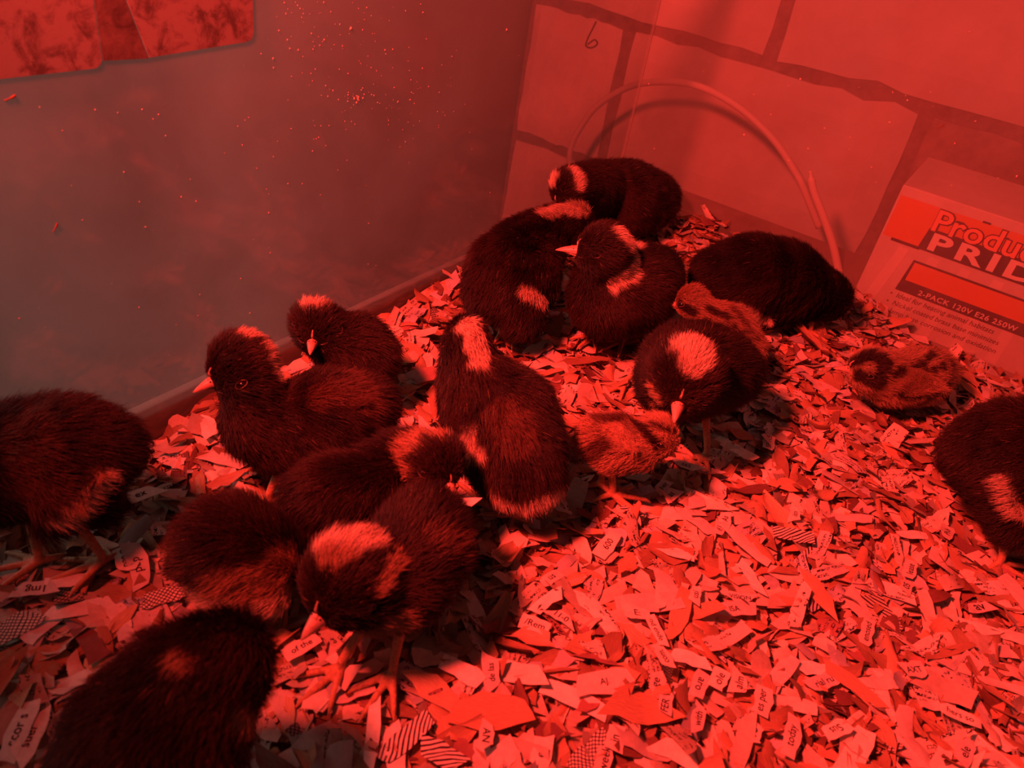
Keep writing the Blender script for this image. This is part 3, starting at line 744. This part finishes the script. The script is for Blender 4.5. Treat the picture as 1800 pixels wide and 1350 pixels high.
chick('black chick with a large white crown patch, beak pointing down over the tan chick', 'black',
      [(1292, 655, .050, 58), (1250, 650, .054, 84), (1210, 650, .056, 96), (1180, 670, .058, 74)], (1205, 655, .078, 76), (1187, 738, .067),
      [(((1205, 610), (1228, 612), (1222, 640)), 27, 'pale'), (((1155, 690), (1165, 715)), 14, 'buff'), (((1280, 730), (1300, 725)), 22, 'brown')],
      [((1270, 640), (1300, 720), 44, 'brown')], feet=[(1240, 800), (1098, 675)], seed=34)
chick('tan chick with dark eye stripe standing under the white-crowned chick beak', 'tan',
      [(1050, 768, .044, 48), (1085, 778, .042, 64), (1125, 785, .044, 54)], (1157, 766, .052, 48), (1220, 797, .050),
      [(((1125, 745), (1145, 765), (1160, 785)), 9, 'stripe'), (((1150, 750), (1185, 760)), 6, 'stripe'), (((1060, 740), (1120, 740)), 16, 'brown'), (((1040, 800), (1070, 780)), 16, 'brown')],
      [((1060, 755), (1120, 792), 24, 'tan')], feet=[(1075, 868), (1055, 850)], seed=35, length=.85)
chick('brown chick with dark back stripes resting alone in front of the bulb box', 'tan',
      [(1645, 652, .030, 44), (1610, 662, .031, 60), (1565, 668, .032, 56)], (1530, 650, .042, 46), (1476, 646, .040),
      [(((1500, 635), (1530, 625), (1555, 640)), 14, 'stripe'), (((1510, 660), (1540, 670), (1545, 650)), 13, 'stripe'), (((1565, 655), (1600, 650), (1640, 622)), 10, 'stripe'), (((1580, 690), (1600, 660), (1660, 640)), 9, 'stripe'), (((1610, 612), (1645, 617)), 12, 'stripe'), (((1660, 650), (1650, 700)), 8, 'brown')],
      [((1575, 668), (1648, 678), 26, 'tan')], seed=36, leglen=False, length=.85)
chick('black chick cropped by the right edge, thin pale wing streak', 'black',
      [(1735, 800, .058, 82), (1785, 805, .062, 112), (1850, 805, .062, 108), (1900, 820, .058, 70)], (1950, 850, .050, 58), (2000, 900, .025),
      [(((1772, 840), (1782, 870), (1796, 900)), 13, 'pale')], [((1772, 820), (1800, 905), 20, 'buff')], feet=[(1755, 990), (1850, 960)], seed=37, extra=[[(1780, 850, .05, 80), (1785, 920, .034, 52)]])
for (c0, p0) in BODIES:                       # nothing above leaves the tank
    for c, r in p0:
        assert c @ BV - r > TB - .004 or c @ NV > TN + .1, (c @ BV - r, c @ NV)
def under_chick(x, y, m=0.0):
    for c0, p0 in BODIES:
        for c, r in p0:
            if c[2] - r < .03 and (c[0] - x) ** 2 + (c[1] - y) ** 2 < (r * .8 + m) ** 2: return True
    return False

# ------------------------------------------------------------------ shredded paper and shavings
def bed(x, y):
    x = np.asarray(x, float); y = np.asarray(y, float)
    z = .0022 * np.sin(x * 41 + 1.3) * np.cos(y * 37 + .4) + .0018 * np.sin(x * 83 + y * 59 + 2.0) - .003
    n_ = x * NV[0] + y * NV[1]; b_ = x * BV[0] + y * BV[1]
    z = z + .026 * np.exp(-((n_ - .735) / .045) ** 2 - ((b_ + .215) / .055) ** 2)      # heaped up against the back pane
    z = z + .010 * np.exp(-((n_ - .72) / .035) ** 2 - ((b_ + .058) / .026) ** 2)
    z = z - .015 / (1 + np.exp(-(n_ - .70) / .010)) / (1 + np.exp(-(b_ + .015) / .008))
    z = z + .012 * np.exp(-((n_ - .46) / .10) ** 2 - ((b_ - TB) / .022) ** 2)
    z = z + .008 * np.exp(-((n_ - .25) / .04) ** 2 - ((b_ - TB) / .03) ** 2)
    return z

KINDS = ['s_paper', 's_print', 's_wood', 's_stripe', 's_hatch']
def scrap_colour(k_, n_, g):
    if k_ == 2:
        a = np.array([.52, .29, .18]); c = a * g.uniform(.5, 1.1, (n_, 1)) * np.array([1, 1, 1]); d = g.random(n_) < .12; c[d] = np.array([.20, .09, .06]) * g.uniform(.7, 1.5, (d.sum(), 1)); return c
    c = np.array([.72, .57, .47]) * g.uniform(.58, 1.02, (n_, 1)); d = g.random(n_) < .10
    c[d] = np.array([.22, .10, .09]) * g.uniform(.6, 1.8, (d.sum(), 1)); d2 = g.random(n_) < .10; c[d2] = np.array([.50, .46, .50]) * g.uniform(.7, 1.1, (d2.sum(), 1))
    return np.clip(c, 0, .86)

def scraps(n_, g, k_, Ls, Ws, flat=1.0):
    """n_ loose pieces in their own frames: points (n, R, 3 columns, 3), uv (same, 2)"""
    R, Cn = 6, 3
    u_ = np.linspace(-.5, .5, R)[None, :, None]; v_ = np.array([-.5, 0, .5])[None, None, :]
    L = Ls[:, None, None]; Wd = Ws[:, None, None]
    end = g.uniform(.7, 1.0, (n_, 2)) if k_ != 2 else g.uniform(.15, .8, (n_, 2))
    t_ = u_ + .5
    prof = np.ones((n_, R, 1)); prof[:, 0, 0] = end[:, 0]; prof[:, -1, 0] = end[:, 1]
    if k_ == 2: prof[:, 1, 0] = .5 + end[:, 0] * .5; prof[:, -2, 0] = .5 + end[:, 1] * .5
    prof = prof * g.uniform(.82, 1.08, (n_, R, 1))
    sl = g.normal(0, .22, (n_, 1, 1)) * Wd * (u_ * 2) ** 3                      # slanted cut ends
    X = L * u_ + sl * v_ * 2 + g.normal(0, .03, (n_, R, Cn)) * Wd
    bend = g.normal(0, .06, (n_, 1, 1)) * L                                      # curve within the sheet
    Y = Wd * v_ * prof + bend * (u_ ** 2) * 2 + g.normal(0, .025, (n_, R, Cn)) * Wd
    curl = g.normal(0, .16 if k_ != 2 else .22, (n_, 1, 1)) * L / flat; curv = g.normal(0, .06 if k_ != 2 else .22, (n_, 1, 1)) * Wd / flat
    tw = g.normal(0, .40, (n_, 1, 1)) / flat; wav = g.normal(0, .03, (n_, 1, 1)) * L / flat; ph = g.uniform(0, 6, (n_, 1, 1))
    crease = np.abs(u_ - g.uniform(-.3, .3, (n_, 1, 1))) * g.normal(0, .20, (n_, 1, 1)) * L / flat
    Z = curl * (u_ ** 2 - .08) + curv * (v_ ** 2 * 4 - .3) + Y * tw * u_ + wav * np.sin(u_ * 9 + ph) + crease + v_ * 0
    pts_ = np.stack([X, Y, Z], -1)
    off = g.uniform(0, 400, (n_, 1, 1, 2))
    uv = np.stack([np.broadcast_to(L * u_ * 1000, X.shape), np.broadcast_to(Wd * v_ * 1000, X.shape)], -1)
    if k_ in (0, 1): uv = uv + off
    if k_ == 2: uv = np.stack([np.broadcast_to(L * u_ * 60 + 0 * v_, X.shape), np.broadcast_to(Wd * v_ * 60 + 0 * u_, X.shape)], -1) + off
    return pts_, uv
QF = []
for r_ in range(5):
    for c_ in range(2): QF.append((r_ * 3 + c_, (r_ + 1) * 3 + c_, (r_ + 1) * 3 + c_ + 1, r_ * 3 + c_ + 1))
QF = np.array(QF)
def rotmats(yaw, pitch, roll):
    cy, sy, cp_, sp, cr, sr = np.cos(yaw), np.sin(yaw), np.cos(pitch), np.sin(pitch), np.cos(roll), np.sin(roll)
    o = np.empty((len(yaw), 3, 3))
    o[:, 0, 0] = cy * cp_; o[:, 0, 1] = cy * sp * sr - sy * cr; o[:, 0, 2] = cy * sp * cr + sy * sr
    o[:, 1, 0] = sy * cp_; o[:, 1, 1] = sy * sp * sr + cy * cr; o[:, 1, 2] = sy * sp * cr - cy * sr
    o[:, 2, 0] = -sp; o[:, 2, 1] = cp_ * sr; o[:, 2, 2] = cp_ * cr
    return o
def scrap_mesh(name, V, UV, colr, mats, midx):
    """V (n,18,3) world or local points"""
    n_ = len(V); me = bpy.data.meshes.new(name)
    f_ = (QF[None] + (np.arange(n_) * 18)[:, None, None]).reshape(-1, 4)
    me.vertices.add(n_ * 18); me.vertices.foreach_set('co', V.reshape(-1).astype(np.float32))
    me.loops.add(len(f_) * 4); me.loops.foreach_set('vertex_index', f_.reshape(-1).astype(np.int32))
    me.polygons.add(len(f_)); me.polygons.foreach_set('loop_start', (np.arange(len(f_)) * 4).astype(np.int32))
    for m_ in mats: me.materials.append(M[m_])
    me.polygons.foreach_set('material_index', np.repeat(midx, len(QF)).astype(np.int32))
    me.polygons.foreach_set('use_smooth', np.ones(len(f_), bool))
    ul = me.uv_layers.new(name='UVMap'); ul.data.foreach_set('uv', UV.reshape(-1, 2)[f_.reshape(-1)].reshape(-1).astype(np.float32))
    cc = np.ones((n_ * 18, 4), np.float32); cc[:, :3] = np.repeat(colr, 18, axis=0)
    me.color_attributes.new('tint', 'FLOAT_COLOR', 'POINT').data.foreach_set('color', cc.ravel())
    me.update(calc_edges=True); me.validate(); return me
def sizes(n_, g, k_):
    if k_ == 2: return np.clip(g.lognormal(math.log(.0180), .45, n_), .005, .042), np.clip(g.lognormal(math.log(.0080), .42, n_), .0025, .015)
    return np.clip(g.lognormal(math.log(.0180), .38, n_), .006, .040), np.clip(g.lognormal(math.log(.0086), .26, n_), .004, .013)

g = np.random.default_rng(77)
# the bed under the loose pieces
gx = np.linspace(TB + .001, .56, 90); gy = np.linspace(-.16, TN - .001, 100)
bv = [(lambda w: (w[0], w[1], float(bed(w[0], w[1])) - .004))(nbz(n_, b_, 0)) for n_ in gy for b_ in gx]
bf_ = [(j * 90 + i, j * 90 + i + 1, (j + 1) * 90 + i + 1, (j + 1) * 90 + i) for j in range(99) for i in range(89)]
M['bed'] = plain('packed_bedding', (0.42, 0.27, 0.19), 0.9, 0.1, 0.6, 160, 1.0, 400)
lb = link('paper_bedding', mesh('paper_bedding', bv, bf_), M['bed'], None, True)
tag(lb, 'packed layer of shredded paper and shavings on the tank floor', 'bedding', kind='stuff')
Vs, UVs, Cs, Ms = [], [], [], []
def place(n_, g, fit_=True):
    n2 = g.uniform(-.02, TN - .006, n_ * 3); b2 = g.uniform(TB + .006, .50, n_ * 3)
    p = NV[None] * n2[:, None] + BV[None] * b2[:, None]
    d = p - CAM; w = d @ FW; px_ = 900 + FPX * (d @ RT) / w; py_ = 675 - FPX * (d @ UP) / w
    ok = (w > .1) & (px_ > -320) & (px_ < 2150) & (py_ < 1600)
    return p[ok][:n_]
for k_, n_ in ((0, 3500), (1, 1600), (2, 4400), (3, 50), (4, 50)):
    p = place(n_, g); n_ = len(p); Ls, Ws = sizes(n_, g, k_)
    V, UV = scraps(n_, g, k_, Ls, Ws)
    rm = rotmats(g.uniform(0, 6.283, n_), g.normal(0, .24, n_), g.normal(0, .28, n_))
    V = np.einsum('nij,nrcj->nrci', rm, V).reshape(n_, 18, 3)
    cz = bed(p[:, 0], p[:, 1]) + g.uniform(-.003, .0045, n_)
    V = V + np.stack([p[:, 0], p[:, 1], cz], -1)[:, None]
    # keep every piece inside the glass and above the packed layer
    nb_ = V @ NV; V = V - NV * np.maximum(0, nb_ - (TN - .0015))[..., None]; bb_ = V @ BV; V = V + BV * np.maximum(0, TB + .0015 - bb_)[..., None]
    Vs.append(V); UVs.append(UV.reshape(n_, 18, 2)); Cs.append(scrap_colour(k_, n_, g)); Ms.append(np.full(n_, k_))
lm_ = scrap_mesh('loose_bedding', np.concatenate(Vs), np.concatenate(UVs), np.concatenate(Cs), KINDS, np.concatenate(Ms))
lo_ = link('loose_bedding', lm_); tag(lo_, 'thousands of small loose paper shreds and wood shavings heaped on the tank floor', 'bedding', kind='stuff')

# the pieces that show largest, one by one
def single(name, pos, yaw, tilt, L, Wd, k_, colr, g, flat=1.0, text=None, tsize=None, toff=(0, 0), lift=.0):
    V, UV = scraps(1, g, k_, np.array([L]), np.array([Wd]), flat)
    rm = rotmats(np.array([yaw]), np.array([tilt[0]]), np.array([tilt[1]]))[0]
    me = scrap_mesh(name, V.reshape(1, 18, 3), UV.reshape(1, 18, 2), np.array([colr]), [KINDS[k_]], np.array([0]))
    o = link(name, me)
    z0 = float(bed(pos[0], pos[1])) + lift
    o.matrix_world = Matrix.Translation((float(pos[0]), float(pos[1]), z0)) @ Matrix([[*map(float, rm[i]), 0] for i in range(3)] + [[0, 0, 0, 1]])
    if text:
        tm, co = text_mesh(text, tsize, offset=tsize * .008)
        co = co[:, :2]; cx, cy = (co.max(0) + co.min(0)) / 2
        bm = bmesh.new(); bm.from_mesh(tm)
        for v in bm.verts: v.co.x += toff[0] - cx; v.co.y += toff[1] - cy; v.co.z = 0
        for ax_, lim in (((1, 0, 0), L * .47), ((-1, 0, 0), L * .47), ((0, 1, 0), Wd * .45), ((0, -1, 0), Wd * .45)):
            n_ = Vector(ax_); bmesh.ops.bisect_plane(bm, geom=bm.verts[:] + bm.edges[:] + bm.faces[:], plane_co=n_ * lim, plane_no=n_, clear_outer=True)
        for q in np.linspace(-.3, .3, 4):
            bmesh.ops.bisect_plane(bm, geom=bm.verts[:] + bm.edges[:] + bm.faces[:], plane_co=Vector((q * L, 0, 0)), plane_no=Vector((1, 0, 0)))
        bv_ = BVHTree.FromPolygons([tuple(v) for v in V.reshape(18, 3)], [tuple(map(int, q)) for q in QF])
        for v in bm.verts:
            h_ = bv_.ray_cast(Vector((v.co.x, v.co.y, .05)), Vector((0, 0, -1)))
            v.co.z = (h_[0].z if h_[0] is not None else 0) + .00013
        bm.to_mesh(tm); bm.free(); tm.materials.clear(); tm.name = 'print'
        to = link('print', tm, M['ink'], o)
    return o
PAP = [np.array([.76, .63, .55]), np.array([.66, .54, .48]), np.array([.58, .49, .46])]
# printed scraps that can be read: word, pixel, direction of the line of type on the ground (pixels), length and width in mm, type size in mm
WORDS = [('ISA', 1290, 1072, 10, -1, 26, 8, 4.0), ('VISION', 1300, 1050, 12, 2, 15, 6, 3.2), ('de las', 862, 1188, -1, -10, 17, 8, 3.6), ('11-0', 985, 1092, 10, 7, 12, 7, 4.0), ('/Rem', 940, 1098, 10, 4, 14, 8, 4.2),
         ('E:', 1118, 1082, 10, 1, 14, 8, 4.4), ('od ende', 1152, 1112, 4, 9, 18, 6, 3.6), ('com.', 1165, 1158, -4, -10, 16, 6.5, 4.0), ('600', 1068, 958, 7, -9, 20, 9, 4.4), ('usi', 1218, 1055, 2, -10, 12, 6, 4.2),
         ('AXT', 1600, 1185, 10, -1, 13, 9, 4.0), ('lease', 1600, 1000, 2, -10, 16, 7, 4.4), ('enosed', 1520, 1115, 2, -10, 18, 7, 4.0), ('alm', 1296, 1205, 2, -10, 13, 8, 4.6), ('es per', 1338, 1238, 2, -10, 16, 9, 4.4),
         ('today', 1388, 1300, 2, -10, 22, 7, 4.4), ('week', 1063, 1332, 2, -10, 15, 7, 4.6), ('in', 1080, 1300, 2, -10, 12, 8, 4.8), ('er', 950, 1330, 2, -10, 14, 9, 4.6), ('AN', 852, 1305, -1, 10, 12, 6, 4.0),
         ('FER WV', 1168, 1232, 2, -10, 18, 7, 4.2), ('ge', 1153, 1208, 2, -10, 11, 8, 4.6), ('aro', 1228, 1205, -4, 10, 14, 8, 4.6), ('ole', 1262, 1197, 4, -9, 11, 8, 4.6), ('AJ.', 1060, 1208, 10, -1, 26, 11, 3.6),
         ('av', 1722, 1068, 10, -1, 16, 8, 7.0), ('SP 11:5', 1352, 775, 1, -10, 16, 9, 4.2), ('ded', 245, 996, 3, 10, 26, 9, 5.0), ('o ded', 222, 985, 3, 10, 16, 10, 4.6), ('1mg', 62, 1035, -10, 1, 16, 8, 4.6),
         ('ccor s', 35, 1290, 4, -9, 24, 9, 4.6), ('suer', 55, 1300, 4, -9, 20, 8, 4.6), ('rial ru', 1450, 1195, 10, -4, 20, 8, 4.2), ('as', 1180, 870, 6, -5, 12, 8, 4.4), ('their', 1165, 855, 6, -6, 13, 7, 3.8),
         ('565', 1203, 826, 10, 4, 18, 7, 3.6), ('Sus', 1468, 1285, -9, 4, 14, 8, 4.4), ('if L', 1262, 935, 2, -10, 12, 6, 4.0), ('As', 1270, 922, 2, -10, 12, 7, 4.4), ('of the', 530, 1145, 10, -5, 16, 8, 3.6),
         ('Pt-b', 1660, 942, 3, -10, 15, 8, 4.2), ('with', 1226, 1265, 2, -10, 14, 6, 4.0), ('ele', 1688, 1330, 3, -10, 14, 8, 4.6), ('05', 1590, 1035, 3, -10, 10, 7, 4.4), ('hers so', 1680, 1265, 9, 4, 18, 7, 3.6),
         ('isn', 1395, 908, 2, -10, 13, 7, 4.0), ('us', 968, 1022, 9, -6, 14, 7, 4.4), ('18', 1322, 1288, 2, -10, 10, 8, 4.6), ('no', 195, 880, 10, 6, 18, 9, 5.0), ('ex', 248, 872, 10, -4, 18, 9, 5.0)]
used = []
LAND = [('the left cropped chick', 110, 960), ('the orange-crowned chick', 430, 800), ('the upright black chick', 930, 900), ('the tan chick', 1120, 870), ('the white-crowned chick', 1330, 760),
        ('the striped chick by the box', 1590, 740), ('the right-hand cropped chick', 1740, 980), ('the bowed front chick', 690, 1170), ('the closest blurred chick', 300, 1330), ('scrap ISA', 1290, 1072),
        ('the bold av scrap', 1722, 1068), ('the slant-striped shred', 1393, 945), ('scrap today', 1388, 1300), ('scrap 600', 1068, 958), ('scrap FER WV', 1168, 1232),
        ('the diamond lattice shred', 1040, 1322), ('scrap de las', 862, 1188), ('scrap AXT', 1600, 1185), ('scrap ele', 1688, 1330), ('scrap lease', 1600, 1000), ('scrap od ende', 1152, 1112), ('scrap es per', 1338, 1238)]
def near(x, y): return min(LAND, key=lambda l_: (l_[1] - x) ** 2 + (l_[2] - y) ** 2)[0]
def word_label(w_, x, y):
    l_ = min((q for q in LAND if (q[1] - x) ** 2 + (q[2] - y) ** 2 > 400), key=lambda q: (q[1] - x) ** 2 + (q[2] - y) ** 2)[0]
    kind = 'figures' if w_.strip('-').isdigit() else 'letters'
    return f'white shred printed with {kind} {w_} near {l_}'
def free(x, y, r): return all((x - a) ** 2 + (y - b_) ** 2 > (r + q) ** 2 for a, b_, q in used)
dpx = lambda x, y, dx, dy: unit(P(x + dx, y + dy)[:2] - P(x, y)[:2])
for w_, x, y, dx, dy, L, Wd, ts in WORDS:
    p = P(x, y, .004); d = dpx(x, y, dx, dy)
    o = single('paper_shred', p, math.atan2(d[1], d[0]), (g.normal(0, .07), g.normal(0, .07)), L * .001, Wd * .001, 0, PAP[g.integers(0, 3)] * g.uniform(.92, 1.05), g, 4.0, w_, ts * .00112, (0, 0), .0092)
    tag(o, word_label(w_, x, y), 'paper shred', 'printed paper shreds'); used.append((p[0], p[1], L * .00042))
for k_, x, y, dx, dy, L, Wd, lab in ((3, 1393, 945, 10, 2, 24, 10, 'paper shred with bold slanting dark stripes, mid litter'), (4, 1040, 1322, 8, -8, 22, 10, 'paper shred with dark diamond lattice print by the front edge'),
        (3, 715, 1300, 8, -7, 26, 9, 'striped envelope lining shred in front of the bowed chick'), (3, 775, 1330, 9, 5, 18, 10, 'short striped paper shred beside the striped envelope lining'),
        (4, 283, 1050, 10, -3, 18, 9, 'lattice printed shred behind the buff-flanked chick'), (4, 22, 1105, 9, -5, 20, 12, 'finely patterned envelope shred by the side pane'), (3, 1110, 895, 10, 2, 12, 6, 'small dark striped shred below the tan chick')):
    p = P(x, y, .004); d = dpx(x, y, dx, dy)
    o = single('paper_shred', p, math.atan2(d[1], d[0]), (g.normal(0, .06), g.normal(0, .06)), L * .001, Wd * .001, k_, PAP[0], g, 4.0, lift=.0088)
    tag(o, lab, 'paper shred', 'patterned paper shreds'); used.append((p[0], p[1], L * .0004))
# larger plain pieces at their places
for k_, x, y, dx, dy, L, Wd, c_, lab in ((0, 1605, 938, 10, 0, 22, 6.5, (.80, .74, .68), 'clean straight pale paper strip left of the right-hand cropped chick'), (0, 1320, 1015, 6, 9, 22, 7, (.78, .72, .66), 'long pale paper strip lying steeply, mid litter'),
        (2, 1720, 1055, 10, -2.5, 0, 0, (.2, .1, .08), None), (2, 1640, 1050, 10, -3, 30, 8, (.24, .10, .08), 'long dark red-brown shaving left of the bold-lettered scrap'),
        (0, 140, 1072, 10, -2, 26, 8, (.74, .66, .60), 'long pale strip below the left chick feet'), (0, 115, 1022, 10, -2, 16, 7, (.74, .66, .60), 'pale strip at the toes of the left chick'), (0, 72, 1100, 8, -7, 16, 7, (.76, .70, .68), 'grey-white strip near the side pane corner'),
        (0, 158, 1130, 6, 9, 24, 9, (.20, .09, .08), 'dark red strip left of the closest blurred chick'), (2, 760, 1215, 10, 6, 26, 12, (.62, .40, .26), 'broad shaving in front of the bowed chick foot'), (2, 860, 1260, 10, 0, 34, 17, (.56, .30, .18), 'very broad curled shaving near the front edge'),
        (0, 655, 1290, -1, 10, 26, 6, (.78, .72, .66), 'pointed upright pale strip at the shadow edge'), (0, 692, 1320, 1, 10, 22, 8, (.78, .72, .66), 'pale strip right of the pointed upright one'), (2, 1120, 1250, 10, 0, 34, 16, (.58, .33, .20), 'broad wrinkled shaving by the front edge'),
        (2, 1440, 1050, 6, 9, 28, 11, (.55, .31, .19), 'wide shaving slanting beside the letters ISA'), (0, 1010, 1225, 10, 5, 30, 9, (.78, .72, .66), 'long pale strip under the letters AJ.'), (0, 810, 1185, 10, 6, 20, 9, (.78, .70, .64), 'pale flap of paper right of the bowed chick foot'),
        (0, 960, 1060, 10, -6, 18, 7, (.78, .72, .66), 'pale strip above the letters Rem'), (2, 940, 1120, 10, 3, 22, 11, (.58, .36, .24), 'wide shaving below the letters Rem'), (0, 1185, 972, 9, 5, 22, 8, (.74, .68, .62), 'pale folded strip below the tan chick'),
        (2, 915, 1240, 1, 10, 24, 7, (.22, .10, .08), 'dark upright shaving right of the broad curled one'), (0, 1440, 1170, 10, 2, 20, 8, (.78, .72, .66), 'pale strip under the wide slanting shaving'), (2, 1500, 1200, 9, 7, 28, 10, (.55, .32, .2), 'ribbed shaving right of the letters rial'),
        (0, 368, 762, 2, 10, 17, 9, (.78, .72, .66), 'upright pale scrap by the side pane behind the orange-crowned chick'), (0, 1210, 1160, 10, 3, 18, 8, (.80, .73, .66), 'bright wide strip right of the letters com.'), (2, 400, 850, 10, -5, 22, 8, (.5, .3, .2), 'shaving between the left chick and the flock'),
        (2, 960, 1290, 10, -2, 16, 10, (.20, .08, .08), 'dark maroon chip by the lattice printed shred')):
    if not lab: continue
    p = P(x, y, .004); d = dpx(x, y, dx, dy)
    o = single('wood_shaving' if k_ == 2 else 'paper_shred', p, math.atan2(d[1], d[0]), (g.normal(0, .08), g.normal(0, .08)), L * .001, Wd * .001, k_, np.array(c_), g, 2.5, lift=.0080)
    tag(o, lab, 'wood shaving' if k_ == 2 else 'paper shred', 'larger pieces in the bedding'); used.append((p[0], p[1], L * .0003))
def scatter(name, k_, n_, lab, cat, grp, cf, lift):
    done = 0
    for _ in range(n_ * 30):
        if done >= n_: break
        x, y = g.uniform(-20, 1820), g.uniform(560, 1380); p = P(x, y, .004)
        if p @ BV < TB + .02 or under_chick(p[0], p[1]) or not free(p[0], p[1], .0035): continue
        L, Wd = sizes(1, g, k_); L = float(np.clip(L[0] * 1.15, .011, .034)); Wd = float(np.clip(Wd[0] * 1.1, .004, .011))
        o = single(name, p, g.uniform(0, 6.283), (g.normal(0, .15), g.normal(0, .18)), L, Wd, k_, cf(), g, 1.3, lift=lift + g.uniform(-.001, .0012))
        tag(o, lab + (', long' if L > .024 else ', short' if L < .015 else '') + (', broad' if Wd > .0085 else ', narrow') + ', near ' + near(x, y), cat, grp); done += 1
scatter('paper_shred', 0, 150, 'plain pale paper shred', 'paper shred', 'plain pale paper shreds', lambda: PAP[g.integers(0, 3)] * g.uniform(.9, 1.08), .0050)
scatter('paper_shred', 1, 60, 'pale shred with broken small print', 'paper shred', 'faintly printed paper shreds', lambda: PAP[g.integers(0, 3)] * g.uniform(.9, 1.08), .0050)
scatter('wood_shaving', 2, 170, 'plain reddish wood shaving', 'wood shaving', 'plain wood shavings', lambda: np.array([.58, .35, .21]) * g.uniform(.6, 1.1), .0046)
scatter('wood_shaving', 2, 22, 'dark red-brown shaving', 'wood shaving', 'dark wood shavings', lambda: np.array([.20, .09, .07]) * g.uniform(.7, 1.3), .0052)
# the scrap held in a beak
o = single('paper_scrap', np.array([0, 0, 0]), .5, (.2, .1), .013, .008, 0, np.array([.80, .74, .68]), g, 6.0)
o.location = P(814, 882, .056); d = dpx(808, 880, 10, 1); o.rotation_euler = (-.25, -.1, math.atan2(d[1], d[0]))
tag(o, 'small white paper scrap held in the beak of the ruffle-headed chick', 'paper shred')
